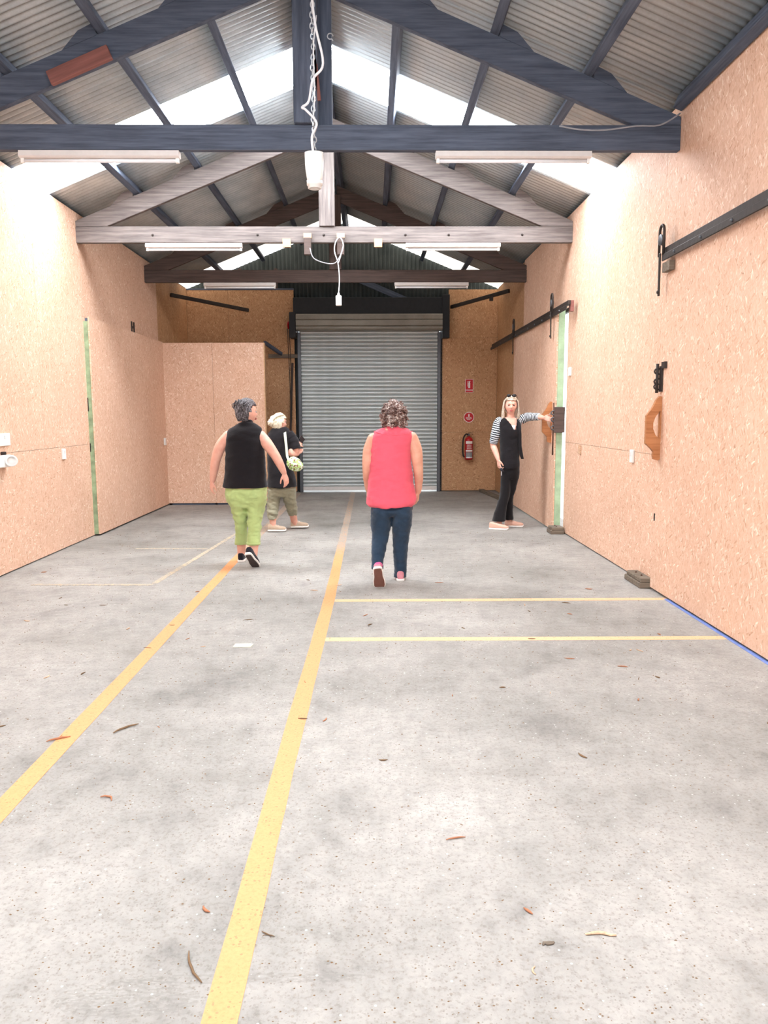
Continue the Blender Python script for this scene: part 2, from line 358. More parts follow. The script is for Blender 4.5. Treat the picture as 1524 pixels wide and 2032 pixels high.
def rows(parent, side, a, b, z0, z1, wd, mat, start=None, **k):
    u = start if start is not None else a
    while u < b-.01:
        v = u+wd
        if v > a: panel(parent, side, max(u, a), min(v, b), z0, z1, mat, **k)
        u = v
wl = empty('wall_left', kind='structure'); wr = empty('wall_right', kind='structure'); wb = empty('wall_rear', kind='structure'); wf = empty('wall_front', kind='structure')
JT = 1.11
rows(wl, 'L', YF, 9.06, .01, JT, 2.4, 'osb_mix', 9.06-12); rows(wl, 'L', YF, 9.06, JT, HE, 1.2, 'osb_v', 9.06-12)
rows(wl, 'L', 9.06, 12.25, 2.6, HE, 1.2, 'osb_v', 9.06); rows(wl, 'L', 9.06, 12.25, .01, 2.6, 1.6, 'osb_v', 9.06)
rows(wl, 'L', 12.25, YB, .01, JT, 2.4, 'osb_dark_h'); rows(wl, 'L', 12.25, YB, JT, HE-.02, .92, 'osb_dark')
rows(wr, 'R', YF, 9.10, .01, JT, 2.4, 'osb_mix', 6.19-12); rows(wr, 'R', YF, 6.19, JT, HE, 1.335, 'osb_v', 6.19-1.335*7); rows(wr, 'R', 6.19, 9.10, JT, HE, 1.455, 'osb_v')
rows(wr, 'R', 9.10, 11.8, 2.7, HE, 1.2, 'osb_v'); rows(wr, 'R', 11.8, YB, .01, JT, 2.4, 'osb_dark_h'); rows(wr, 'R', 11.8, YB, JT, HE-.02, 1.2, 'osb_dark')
yb = YB+.006
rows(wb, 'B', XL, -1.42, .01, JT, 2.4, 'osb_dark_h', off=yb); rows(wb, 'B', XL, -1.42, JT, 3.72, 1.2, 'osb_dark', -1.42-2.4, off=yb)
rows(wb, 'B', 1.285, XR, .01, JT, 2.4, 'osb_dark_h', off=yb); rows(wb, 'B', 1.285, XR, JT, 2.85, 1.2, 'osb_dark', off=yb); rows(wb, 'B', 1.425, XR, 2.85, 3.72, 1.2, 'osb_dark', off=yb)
# outer cladding and framing behind the boards
box('cladding', (XL-.14, YF, -.1), (XL-.1, YB+.2, HE-.02), 'gable', wl); box('cladding', (XR+.1, YF, -.1), (XR+.14, 9.08, HE-.02), 'gable', wr); box('cladding', (XR+.1, 11.85, -.1), (XR+.14, YB+.2, HE-.02), 'gable', wr); box('cladding', (XR+.1, 9.08, 2.7), (XR+.14, 11.85, HE-.02), 'gable', wr)
for s, (wp, x0, x1) in enumerate(((wl, XL-.1, XL-.015), (wr, XR+.015, XR+.1))):
    for y in [YF+.05+k*.9 for k in range(19)]:
        if not (wp is wr and 9.0 < y < 11.85): box('stud', (x0, y-.022, 0), (x1, y+.022, HE-.06), 'brown_wood', wp)
    bm = bmesh.new(); bbox(bm, (-.05, YF, -.05), (.05, YB, .03), .003)
    o = link('top_plate', mesh(bm), 'dark_wood', wp); o.location = ((x0+x1)/2, 0, HE-.035)
# front wall behind the camera with its wide doorway
box('cladding', (XL-.15, YF-.1, -.1), (-2.85, YF-.02, 3.5), 'osb_v', wf); box('cladding', (1.85, YF-.1, -.1), (XR+.15, YF-.02, 3.5), 'osb_v', wf); box('cladding', (XL-.15, YF-.1, 3.5), (XR+.15, YF-.02, 5.0), 'gable', wf)
# doorway reveal of the right wall
box('jamb', (XR+.002, 9.085, 0), (XR+.1, 9.12, 2.7), 'pale_wood', wr); box('jamb', (XR+.013, 11.8, 0), (XR+.1, 11.85, 2.7), 'green', wr)

box('cladding', (XL-.14, YB+.19, -.1), (-1.36, YB+.21, 3.4), 'gable', wb); box('cladding', (1.3, YB+.19, -.1), (XR+.14, YB+.21, 3.4), 'gable', wb); box('cladding', (XL-.14, YB+.02, -.1), (-1.40, YB+.04, 1.2), 'steel', wb)
for xx in (-1.385, 1.285): box('jamb', (xx, YB-.0, 0), (xx+.03, YB+.2, 3.3), 'steel', wb)
# rear gable of upright corrugated sheets
def corr(L, width, pitch=.076, amp=.0115, seg=8, th=.002):
    """sheet: waves along x, flutes along y from 0 to L"""
    bm = bmesh.new(); n = int(round(width/pitch*seg)); A = []; B = []
    for i in range(n+1):
        x = width*i/n; z = amp*sin(2*pi*x/pitch); A.append((bm.verts.new((x, 0, z)), bm.verts.new((x, 0, z-th)))); B.append((bm.verts.new((x, L, z)), bm.verts.new((x, L, z-th))))
    for i in range(n):
        bm.faces.new((A[i][0], A[i+1][0], B[i+1][0], B[i][0])); bm.faces.new((A[i][1], B[i][1], B[i+1][1], A[i+1][1]))
        bm.faces.new((A[i][0], A[i][1], A[i+1][1], A[i+1][0])); bm.faces.new((B[i][0], B[i+1][0], B[i+1][1], B[i][1]))
    bm.faces.new((A[0][0], B[0][0], B[0][1], A[0][1])); bm.faces.new((A[n][0], A[n][1], B[n][1], B[n][0]))
    return mesh(bm, 'sheet')
x = XL-.1; W9 = .684
while x < XR+.05:
    me = corr(1.0, W9)
    for v in me.vertices:      # cut each sheet's head to the roof slope
        if v.co.y > .5: v.co.y = hroof(x+v.co.x)-3.3-.01
    o = link('gable_sheet', me, 'gable', wb, True); o.matrix_local = Matrix(((1, 0, 0, x), (0, 0, -1, YB+.16), (0, 1, 0, 3.3), (0, 0, 0, 1))); x += W9
box('girt', (XL, YB+.06, 3.95), (XR, YB+.12, 4.05), 'dark_wood', wb)
for px in (-2.87, -2.4, -1.74): box('stud', (px-.03, YB+.02, 3.45), (px+.03, YB+.08, 4.1), 'brown_wood', wb)
box('top_plate', (XL, YB-.005, 3.715), (-1.42, YB+.06, 3.745), 'dark_wood', wb)
bar('brace', (-.2, YB+.08, 3.9), (.75, YB+.08, 3.5), .04, .1, 'dark_wood', wb)
box('girt', (-1.9, YB-.045, 2.49), (-1.36, YB-.001, 2.56), 'old_wood', wb)
bar('brace', (-1.92, YB-.4, 2.74), (-1.66, YB-.03, 2.56), .05, .06, 'dark_wood', wb)

# ------------------------------------------------------------------ roof: corrugated sheets down the slope, purlins
cl = empty('ceiling', kind='structure')
SLEN = math.hypot(2.98, 2.98*SL); W10 = .76
roofme = corr(SLEN, W10+.03); skyme = corr(SLEN, W10+.03); skyme.materials.append(M['sky']); dim_sky_me = corr(SLEN, W10+.03); dim_sky_me.materials.append(M['sky_dim'])
cs, sn = 1/math.hypot(1, SL), SL/math.hypot(1, SL)
# sheet rows start so that the translucent ones fall at y 7.6 and 13.4
k0 = 7.58
for side in (-1, 1):
    k = -14
    while k0+k*W10 < YB+.1:
        y0 = k0+k*W10; issky = k in (0, 8, -8)
        o = link('skylight_sheet' if issky else 'roof_sheet', (dim_sky_me if k == 8 else skyme) if issky else roofme, 'roof', cl, True)
        d = Vector((side*cs, 0, -sn)); wv = Vector((0, 1, 0)); nz = wv.cross(d)
        z0 = hroof(RX)+.012
        o.matrix_local = Matrix(((wv.x, d.x, nz.x, RX), (wv.y, d.y, nz.y, y0), (wv.z, d.z, nz.z, z0), (0, 0, 0, 1)))
        if (k % 2): o.location.z += .003
        k += 1
box('ridge_cap', (RX-.16, YF-.3, hroof(RX)+.03), (RX+.16, YB+.3, hroof(RX)+.05), 'gable', cl)
for side in (-1, 1):
    for off in (.07, .75, 1.465, 2.17, 2.83):
        if off == 2.83 and side < 0: continue
        xx = RX+side*off; zz = HE+.02+SL*(2.86-off)-.052; ye = 5.93 if off == 2.83 else YB+.12
        bar('purlin', (xx, YF, zz), (xx, ye, zz), .07, .095, 'dark_wood', cl, up=Vector((side*sn, 0, cs)))

# ------------------------------------------------------------------ trusses
TB, TT = 3.415, 3.595
def truss(y, mat, label, th=.06):
    t = empty('roof_truss', (RX, y, TB), label, 'roof truss', 'timber roof trusses across the shed')
    P = lambda x, z, dy=0: Vector((x-RX, dy, z-TB))
    bar('tie_beam', P(XL, (TB+TT)/2), P(XR, (TB+TT)/2), th, TT-TB, mat, t)
    for s in (-1, 1):
        bm = bmesh.new(); top = lambda o_: 3.66+SL*(2.857-o_)-.005
        pts = [(s*.02, top(.02)), (s*2.855, top(2.855)), (s*2.855, TT+.003), (s*2.5, TT+.003), (s*.02, top(.02)-.222)]
        for dy in (-th/2, th/2): pass
        o = prism('rafter', [(a*1., b-TB) for a, b in (pts if s > 0 else pts[::-1])], th*.95, mat, t, Matrix(((1, 0, 0), (0, 0, -1), (0, 1, 0))), (0, .0, 0), .003)
        for off in (.75, 1.465, 2.17):       # cleat that stops each purlin sliding down
            z = lambda q: 3.66+SL*(2.857-q)-TB-.004
            q0 = off+.03; c = [(s*(q0-.01), z(q0-.01)), (s*(q0+.24), z(q0+.24)), (s*(q0+.12), z(q0+.12)+.085), (s*(q0-.01), z(q0-.01)+.095)]
            prism('purlin_cleat', c if s > 0 else c[::-1], th*.9, mat, t, Matrix(((1, 0, 0), (0, 0, -1), (0, 1, 0))))
    return t
t1 = truss(5.95+.03, 'dark_wood', 'dark timber truss nearest the camera, with a red block on its left rafter')
t2 = truss(9.02+.03, 'grey_wood', 'pale grey weathered timber truss in the middle of the shed')
t3 = truss(11.64+.03, 'brown_wood', 'brown timber truss closest to the roller door')
kz = lambda z: z-TB
for t, xs, mt in ((t1, (-.475, .0), 'dark_wood'), (t2, (-.502, .0), 'grey_wood'), (t3, (-.53, 0), 'brown_wood')):
    x0 = xs[0]-RX; wd = .18
    bar('king_post', (x0, -.02 if t is not t2 else -.0, kz(TT)+.0), (x0, -.02 if t is not t2 else -.0, kz(4.66)), .1, wd, mt, t, up=Vector((1, 0, 0)))
bar('king_post', (.17, .09, kz(TT)), (.17, .09, kz(4.66)), .06, .13, 'dark_wood', t1, up=Vector((1, 0, 0)))
rb = bar('timber_block', (-2.35-RX, -.05, kz(3.90)), (-1.90-RX, -.05, kz(4.085)), .04, .1, 'red_wood', t1); rb['label'] = 'reddish timber block'
bar('timber_strip', (-.375-RX, -.06, kz(3.75)), (-.41-RX, -.06, kz(4.1)), .02, .03, 'red_wood', t1)['label'] = 'thin red strip'
for xx in (-.965, .085): box('timber_block', (xx-RX-.045, -.075, kz(3.36)), (xx-RX+.045, -.031, kz(3.45)), 'pale_wood', t2)['label'] = 'raw orange timber block'
for xx in (-.725, -.345):
    o = box('bracket', (xx-RX-.04, -.09, kz(3.27)), (xx-RX+.04, -.035, kz(3.46)), 'brown_wood', t2, .004); c = box('timber_block', (xx-RX-.045, -.075, kz(3.46)), (xx-RX+.045, -.031, kz(3.51)), 'pale_wood', t2)
for xx in (-.54, .4, .9, 1.75, -1.3, -2.5):
    bm = bmesh.new(); lathe(bm, [(0, 0), (.014, .001), (.012, .01), (0, .012)], n=8); o = link('bolt', mesh(bm), 'dsteel', t2, True); o.matrix_local = Matrix.Translation((xx-RX, -.03, kz(3.50))) @ Matrix.Rotation(pi/2, 4, 'X')
tubeobj('cord', [at(615, 492, 8.92)-t2.location, at(622, 512, 8.92)-t2.location, at(645, 522, 8.92)-t2.location, at(665, 522, 8.92)-t2.location, at(676, 505, 8.92)-t2.location, at(680, 492, 8.92)-t2.location], .006, 'cable', t2, 6, curve=4)
# cable slung along the nearest tie beam
cb = empty('power_cable', at(1355, 228, 5.88), 'thin grey cable slung along the top of the nearest tie beam at right', 'cable')
tubeobj('cable', [at(px, py, 5.9)-cb.location for px, py in ((1110, 250), (1150, 257), (1200, 258), (1262, 250), (1310, 248), (1350, 225))], .006, 'cable', cb, 6, curve=4)

# fluorescent battens
def batten(name_y, xa, xb, label, zt=TB-.004):
    t = empty('strip_light', ((xa+xb)/2, name_y, zt-.075), label, 'light', 'unlit fluorescent strip lights under the tie beams'); L = (xb-xa)/2
    bm = bmesh.new(); pr = [(-.03, .075), (.03, .075), (.036, .035), (.02, .025), (-.02, .025), (-.036, .035)]
    rs = [[bm.verts.new((xx, a, b)) for a, b in pr] for xx in (-L, L)]; skinrings(bm, rs); link('housing', mesh(bm), 'enamel', t)
    bm = bmesh.new(); tube(bm, [(-L+.03, 0, .008), (L-.03, 0, .008)], .013, 12); link('tube', mesh(bm), 'tube', t, True)
    for s in (-1, 1): box('lamp_holder', (s*(L-.018)-.012, -.014, -.008), (s*(L-.018)+.012, .014, .03), 'white', t, .002)
    return t
batten(5.98, -2.62, -1.43, 'unlit strip light under the nearest tie beam, left end')
batten(5.98, .493, 1.67, 'unlit strip light under the nearest tie beam, right end')
batten(9.05, -2.59, -1.482, 'unlit strip light under the pale grey tie beam, left of centre')
batten(9.05, .403, 1.50, 'unlit strip light under the pale grey tie beam, right of centre')
batten(11.67, -2.5, -1.425, 'unlit strip light under the farthest brown tie beam, left of centre')
batten(11.67, .353, 1.465, 'unlit strip light under the farthest brown tie beam, right of centre')

# hanging outlet on its chain
Yp = 5.45; pc = at(624, 340, Yp); top = at(621, -150, Yp)
pd = empty('pendant_outlet', (pc.x, Yp, at(624, 374, Yp).z), 'white pendant power outlet hanging on a chain in front of the nearest beam', 'power outlet')
bm = bmesh.new()
skinrings(bm, [ring(bm, Vector((0, 0, z)), Vector((1, 0, 0)), Vector((0, 1, 0)), a, b, 20, .55) for z, a, b in ((.235, .052, .042), (.228, .066, .052), (.13, .062, .05), (.06, .052, .045), (.05, .048, .042))])
link('outlet_body', mesh(bm), 'white', pd, True)
bm = bmesh.new(); lathe(bm, [(.046, .055), (.054, .05), (.054, .02), (.046, .018), (.046, 0), (.035, -.004), (.034, .01), (0, .012)], n=24); link('socket_collar', mesh(bm), 'white', pd, True)
bm = bmesh.new(); z = .235; zt = hroof(RX)-.12-pd.location.z; k = 0
def torus_link(bm, c, ang, a=.013, b=.021, r=.0042, tilt=0):
    pts = []
    for i in range(13):
        q = 2*pi*i/12; p = Vector((a*cos(q)*cos(ang), a*cos(q)*sin(ang), b*sin(q))); pts.append(Vector(c)+p)
    tube(bm, pts, r, 5)
while z < zt:
    torus_link(bm, (.004*sin(k*.7), .0, z+.018), (k % 2)*pi/2+.3*sin(k)); z += .033; k += 1
ch = link('chain', mesh(bm), 'chain', pd, True); ch['kind'] = 'stuff'
tubeobj('power_cord', [(-.004, -.012, .22), (-.012, -.02, .33), (.02, -.02, .42), (-.05, -.03, .5), (-.075, -.02, .52), (-.03, -.02, .56), (.0, -.015, .7), (.07, -.02, .8), (.02, -.02, 1.05), (-.002, -.015, 1.3), (-.004, 0, zt)], .0085, 'wcable', pd, 8, curve=6)
tubeobj('loop_cord', [(.0, -.02, .46), (.01, -.02, .6), (.008, -.025, .9), (.03, -.02, 1.1)], .004, 'wcable', pd, 6, curve=5)
# small switch on a cord below the pale beam
Yq = 8.93; qc = at(672, 597, Yq)
ps = empty('hanging_switch', (qc.x, Yq, qc.z-.055), 'small white outlet hanging on a white cord below the pale grey beam', 'power outlet')
box('outlet_body', (-.033, -.02, 0), (.033, .02, .115), 'white', ps, .008); box('socket_face', (-.02, -.024, .02), (.02, -.019, .07), 'enamel', ps, .002)
bm = bmesh.new(); lathe(bm, [(.014, .11), (.014, .135), (.007, .15)], n=12); link('cord_grip', mesh(bm), 'white', ps, True)
tubeobj('power_cord', [(0, 0, .14), (.012, 0, .3), (-.004, 0, .48), (-.04, -.0, .6), (-.03, 0, .7), (.02, 0, .76), (.06, 0, .68), (.03, 0, .56), (-.002, 0, .47)], .006, 'wcable', ps, 8, curve=5)
# eye hook on the king post
bm = bmesh.new(); hk = at(655, 72, 5.88); tube(bm, [Vector((.02*cos(a), 0, .02*sin(a))) for a in [i*pi/6 for i in range(11)]]+[Vector((.02, .0, -.03))], .004, 6)
o = link('eye_hook', mesh(bm), 'chain', None, True); o.location = hk; tag(o, 'small open steel hook beside the nearest king post near the ridge', 'hook')

# ------------------------------------------------------------------ roller door in the rear wall
rd = empty('roller_door', (-.035, YB-.02, 0), 'grey steel roller door with horizontal slats, closed, in the rear wall', 'roller door')
RX0, RX1 = -1.325, 1.255; X = rd.location.x; Y = rd.location.y
bm = bmesh.new(); pitch = .0688; L = (RX1-RX0)/2; prof = [(0, .010), (.002, -.010), (.013, -.026), (.030, -.031), (.045, -.024), (.053, -.006), (.059, .014), (.0688, .010)]
for sx in (-L, L): pass
A = [bm.verts.new((-L, b, a)) for a, b in prof]; B = [bm.verts.new((L, b, a)) for a, b in prof]
A2 = [bm.verts.new((-L, b+.003, a)) for a, b in prof]; B2 = [bm.verts.new((L, b+.003, a)) for a, b in prof]
for i in range(len(prof)-1):
    bm.faces.new((A[i], B[i], B[i+1], A[i+1])); bm.faces.new((A2[i], A2[i+1], B2[i+1], B2[i]))
bm.faces.new((A[0], A2[0], B2[0], B[0])); bm.faces.new((A[-1], B[-1], B2[-1], A2[-1]))
slme = mesh(bm, 'slat')
z = .10
while z < 2.97:
    o = link('slat', slme, 'slat', rd, True); o.location = (0, .01, z); z += pitch
box('bottom_rail', (RX0-X, -.02, .03), (RX1-X, .02, .10), 'enamel', rd, .004)
for xa in (RX0, RX1):
    box('guide_rail', (xa-X-.035, -.05, 0), (xa-X+.025, .03, 2.95), 'gsteel', rd, .005)
# drum hood with pressed ribs
bm = bmesh.new(); hp = [(.0, 3.25), (-.27, 3.25), (-.28, 3.235), (-.28, 3.16), (-.27, 3.15), (-.285, 3.135), (-.285, 3.05), (-.27, 3.04), (-.28, 3.025), (-.28, 2.99), (-.25, 2.965), (.0, 2.965)]
skinrings(bm, [[bm.verts.new((xx, a, b)) for a, b in hp] for xx in (-1.36-X, 1.29-X)]); link('drum_hood', mesh(bm), 'cover', rd)
for a, b in ((-1.475, -1.365), (1.295, 1.425)):
    box('end_bracket', (a-X, -.3 if a < 0 else -.2, 2.83), (b-X, .0, 3.28 if a < 0 else 3.6), 'steel', rd, .004)
bm = bmesh.new(); lathe(bm, [(.0, 0), (.07, 0), (.07, .02), (.05, .03), (0, .03)], n=18); o = link('chain_wheel', mesh(bm), 'red', rd, True); o.matrix_local = Matrix.Translation((-1.49-X, -.2, 3.06)) @ Matrix.Rotation(-pi/2, 4, 'Y')
tubeobj('pull_chain', [(-1.52-X, -.2, 3.0), (-1.5-X, -.19, 2.2), (-1.48-X, -.19, 1.3), (-1.47-X, -.2, 2.2), (-1.49-X, -.2, 3.0)], .007, 'dsteel', rd, 6, curve=5)
lt = box('door_lintel', (-1.42, YB-.14, 3.25), (1.42, YB+.02, 3.56), 'steel', None, .004); tag(lt, kind='structure'); lt.name = 'trim_1'
gp = box('trim_2', (XL-.2, YB+.25, -.16), (XR+5, YB+6, -.03), 'apron'); tag(gp, kind='structure')
gp = box('trim_3', (XR+.3, 5, -.16), (XR+6, YB+.25, -.03), 'apron'); tag(gp, kind='structure')
# corner struts
bs = bar('corner_strut', (XL+.02, 13.05, 3.45), (-2.25, YB-.03, 3.35), .05, .06, 'dsteel'); tag(bs, 'dark steel strut across the rear left corner above the partition', 'strut')
bs = empty('corner_strut', (XR-.02, 13.0, 3.5), 'dark steel strut with a bracket across the rear right corner', 'strut')
bar('strut_bar', (0, 0, .0), (1.47-XR+.02, YB-.03-13.0, -.1), .05, .06, 'dsteel', bs); box('bracket', (-.28, .27, -.12), (-.22, .33, -.03), 'dsteel', bs)
# a loose timber leaning beside the roller door
o = bar('leaning_timber', (-1.56, YB-.18, .02), (-1.46, YB-.03, 2.4), .03, .035, 'brown_wood'); tag(o, 'thin brown timber leaning on the rear wall left of the roller door', 'timber')

# ------------------------------------------------------------------ partition at rear left
pt = empty('partition', (-2.54, 12.3, 0), 'strand board partition standing in the rear left corner', 'partition'); PT = at(420, 681, 12.3).z
for a, b in ((XL+.07, -2.53), (-2.527, -1.71)):
    bm = bmesh.new(); bbox(bm, (-(b-a)/2, -1.29, -.008), ((b-a)/2, 1.29, .008), .001)
    o = link('board', mesh(bm, 'board'), 'osb_v', pt); o.matrix_local = Matrix(((1, 0, 0, (a+b)/2+2.54), (0, 0, -1, -.06), (0, 1, 0, .03+1.29), (0, 0, 0, 1))); o.scale.y = (PT-.03)/2.58; o.location.z = .03+(PT-.03)/2
for xx in (XL+.1, -2.54, -1.74): box('stud', (xx-.022+2.54, -.05, 0), (xx+.022+2.54, .04, PT-.05), 'brown_wood', pt)
box('top_plate', (XL+.08+2.54, -.05, PT-.05), (-1.715+2.54, .04, PT-.005), 'pale_wood', pt); box('bottom_plate', (XL+.08+2.54, -.05, 0), (-1.715+2.54, .04, .03), 'dark_wood', pt)
box('end_trim', (-1.715+2.54, -.07, 0), (-1.70+2.54, .04, PT), 'pale_wood', pt)

# ------------------------------------------------------------------ left sliding leaf
ld = empty('door_1', (XL+.03, 10.66, 0), kind='structure')
def leafboards(par, side, X, y0, y1, z1, mat, cuts):
    ys = [y0]+cuts+[y1]
    for a, b in zip(ys, ys[1:]):
        bm = bmesh.new(); bbox(bm, (-(b-a)/2+.001, -(z1-.02)/2, -.008), ((b-a)/2-.001, (z1-.02)/2, .008), .001); o = link('board', mesh(bm, 'board'), mat, par)
        cy, cz = (a+b)/2-par.location.y, .02+(z1-.02)/2
        if side == 'L': m = Matrix(((0, 0, 1, X-par.location.x), (1, 0, 0, cy), (0, 1, 0, cz), (0, 0, 0, 1)))
        else: m = Matrix(((0, 0, -1, X-par.location.x), (-1, 0, 0, cy), (0, 1, 0, cz), (0, 0, 0, 1)))
        o.matrix_local = m
leafboards(ld, 'L', XL+.062, 9.1, 12.24, 2.6, 'osb_v', [10.3, 11.5])
box('frame_stile', (-.03, 9.105-10.66, .02), (.022, 9.16-10.66, 2.55), 'dgreen', ld); box('frame_stile', (-.03, 12.15-10.66, .02), (.022, 12.2-10.66, 2.59), 'dgreen', ld)
box('frame_rail', (-.03, 9.16-10.66, .02), (.022, 12.15-10.66, .1), 'dark_wood', ld); box('frame_rail', (-.03, 9.16-10.66, 2.5), (.022, 12.15-10.66, 2.59), 'dark_wood', ld)
for z0, z1_ in ((1.5, 1.66), (1.02, 1.12)): box('dark_notch', (-.028, 9.1-10.66, z0), (-.018, 9.106-10.66, z1_), 'dark', ld)
o = empty('gate_hanger', (XL+.0, 10.96, 2.62), 'small iron bracket on the left wall above the sliding panel', 'bracket')
for dy in (-.05, .05): box('strap', (.0, dy-.012, 0), (.014, dy+.012, .14), 'dsteel', o)
box('cross_strap', (.0, -.038, .05), (.012, .038, .08), 'dsteel', o)

# ------------------------------------------------------------------ right wall sliding doors
def dhandle(name, y, X, z0, z1, mat, label=None):
    """timber grab handle standing out from the door, sawn from one board with a lens-shaped finger hole"""
    H = z1-z0; D = .118
    outer = [(0, 0), (.015, -.01), (.05, 0), (.055, .03), (.052, .06), (.075, .09), (D, .13), (D, .36), (.075, .42), (.06, .45), (.045, .49), (.02, .52), (0, .515)]
    bm = bmesh.new(); k = H/.52
    inner = [(.0, .17), (.03, .2), (.05, .25), (.052, .30), (.035, .35), (.0, .40)]
    # plate = outer outline with the finger hole cut in from the door side
    pts = outer[:1]+outer[1:]+[(0, .42), (.012, .40)]+[(u+.012, v) for u, v in inner[::-1][1:-1]]+[(.012, .17), (0, .15)]
    vs = [bm.verts.new((-u, -.018, v*k)) for u, v in pts]; f = bm.faces.new(vs); r = bmesh.ops.extrude_face_region(bm, geom=[f]); bmesh.ops.translate(bm, vec=(0, .036, 0), verts=[v for v in r['geom'] if isinstance(v, bmesh.types.BMVert)])
    bbox(bm, (-.012, -.018, .14*k), (0, .018, .42*k))
    return mesh(bm, name)
dr = empty('door_2', (XR-.02, 4.5, 0), kind='structure'); XF = XR-.035
leafboards(dr, 'R', XF+.008, -1.0, 6.1, 2.72, 'osb_v', [.4, 1.6, 2.8, 3.96, 5.04])
box('frame_stile', (-.007, 6.05-4.5, .02), (.014, 6.095-4.5, 2.7), 'brown_wood', dr); box('frame_rail', (-.007, -5.4, .02), (.014, 1.5, .1), 'dark_wood', dr)
def hinge_strap(par, y, X, s=1):
    """hanger: wheel in a looped housing above the track, strap down the face of the leaf"""
    P = par.location; bm = bmesh.new()
    a = [Vector((X-P.x, y-P.y+.045*cos(q), 2.84+.05*sin(q)-P.z)) for q in [i*pi/8 for i in range(9)]]
    pts = [Vector((X-P.x, y+.045-P.y, 2.66-P.z))]+a+[Vector((X-P.x, y-.045-P.y, 2.66-P.z))]
    tube(bm, pts, .011, 8); h = link('wheel_housing', mesh(bm), 'dsteel', par, True)
    bm = bmesh.new(); lathe(bm, [(0, -.015), (.04, -.015), (.045, -.01), (.034, 0), (.045, .01), (.04, .015), (0, .015)], n=20); o = link('wheel', mesh(bm), 'gsteel', par, True); o.matrix_local = Matrix.Translation(Vector((X, y, 2.78))-P) @ Matrix.Rotation(pi/2, 4, 'Y')
    bar('strap', Vector((X-.01, y, 2.68))-P, Vector((X, y+.02, 2.36))-P, .012, .03, 'dsteel', par, up=Vector((0, 1, 0)))
    bm = bmesh.new(); lathe(bm, [(0, 0), (.016, 0), (.012, .012), (0, .014)], n=10); o = link('bolt', mesh(bm), 'dsteel', par, True); o.matrix_local = Matrix.Translation(Vector((X-.004, y+.018, 2.39))-P) @ Matrix.Rotation(-pi/2, 4, 'Y')
trk = empty('door_track', (XR-.07, 4.0, 2.66), 'dark iron track carrying the near sliding door along the right wall', 'door track')
def track(t, y0, y1):
    P = t.location; X = P.x
    bar('rail', Vector((X-.012, y0, 2.64))-P, Vector((X-.012, y1, 2.64))-P, .012, .05, 'dsteel', t); bar('mounting_board', Vector((X+.02, y0-.0, 2.695))-P, Vector((X+.02, y1, 2.695))-P, .035, .05, 'dsteel', t)
    y = min(y0, y1)+.3
    while y < max(y0, y1):
        bm = bmesh.new(); lathe(bm, [(0, 0), (.012, 0), (.009, .01), (0, .012)], n=8); o = link('bolt', mesh(bm), 'gsteel', t, True); o.matrix_local = Matrix.Translation(Vector((X-.018, y, 2.64))-P) @ Matrix.Rotation(-pi/2, 4, 'Y'); y += .45
track(trk, .5, 6.0); hinge_strap(trk, 6.02, XR-.085)
box('stop_block', (-.01, 5.86-4.0, 2.53-2.66), (.03, 6.0-4.0, 2.60-2.66), 'old_wood', trk)
hm = dhandle('h', 0, 0, 1.09, 1.59, 'orange_wood')
o = link('handle', hm, 'orange_wood', dr); o.location = (XF-dr.location.x, 6.02-4.5, 1.085); o['label'] = 'varnished orange timber handle'
# sliding bolt over the near handle
sb = empty('latch', (XF-dr.location.x, 6.02-4.5, 1.60)); sb.parent = dr
box('bolt_plate', (-.012, -.03, .02), (0, .03, .22), 'dsteel', dr).location += Vector((XF-dr.location.x, 6.03-4.5, 1.60))
bpy.data.objects.remove(sb)
tubeobj('bolt_rod', [(XF-dr.location.x-.03, 6.05-4.5, 1.61), (XF-dr.location.x-.03, 6.05-4.5, 1.84)], .012, 'dsteel', dr, 10)
for zz in (1.66, 1.70, 1.78): 
    bm = bmesh.new(); tube(bm, [Vector((XF-dr.location.x-.025+.028*cos(q), 6.05-4.5, zz+.022*sin(q))) for q in [i*pi/6 for i in range(13)]], .007, 6); link('bolt_ring', mesh(bm), 'dsteel', dr, True)
box('keeper', (XF-dr.location.x-.02, 5.93-4.5, 1.80), (XF-dr.location.x, 6.0-4.5, 1.85), 'dsteel', dr); box('slot', (XF-dr.location.x-.004, 6.05-4.5, .58), (XF-dr.location.x, 6.07-4.5, .64), 'dark', dr)

d2 = empty('door_3', (XR-.05, 10.7, 0), kind='structure'); XG = XR-.105
leafboards(d2, 'R', XG+.008, 9.22, 12.0, 2.66, 'osb_v', [10.1, 11.2])
box('frame_stile', (XG+.018-d2.location.x, 9.215-10.7, .03), (XR-.012-d2.location.x, 9.27-10.7, 2.7), 'green', d2, .003)
box('frame_stile', (XG+.018-d2.location.x, 11.92-10.7, .03), (XR-.012-d2.location.x, 11.97-10.7, 2.65), 'green', d2)
box('frame_rail', (XG+.018-d2.location.x, 9.27-10.7, 2.56), (XR-.03-d2.location.x, 11.92-10.7, 2.65), 'green', d2); box('frame_rail', (XG+.018-d2.location.x, 9.27-10.7, .03), (XR-.03-d2.location.x, 11.92-10.7, .12), 'green', d2)
o = link('handle', hm, 'orange_wood', d2); o.location = (XG-d2.location.x, 9.40-10.7, 1.10); o['label'] = 'varnished orange timber handle'
box('lock_box', (XG-.03-d2.location.x, 9.14-10.7, 1.22), (XR-.005-d2.location.x, 9.212-10.7, 1.53), 'brown_wood', d2, .004)
tubeobj('latch_bar', [(XG-.035-d2.location.x, 9.16-10.7, .95), (XG-.035-d2.location.x, 9.16-10.7, 1.58)], .010, 'rust', d2, 8)
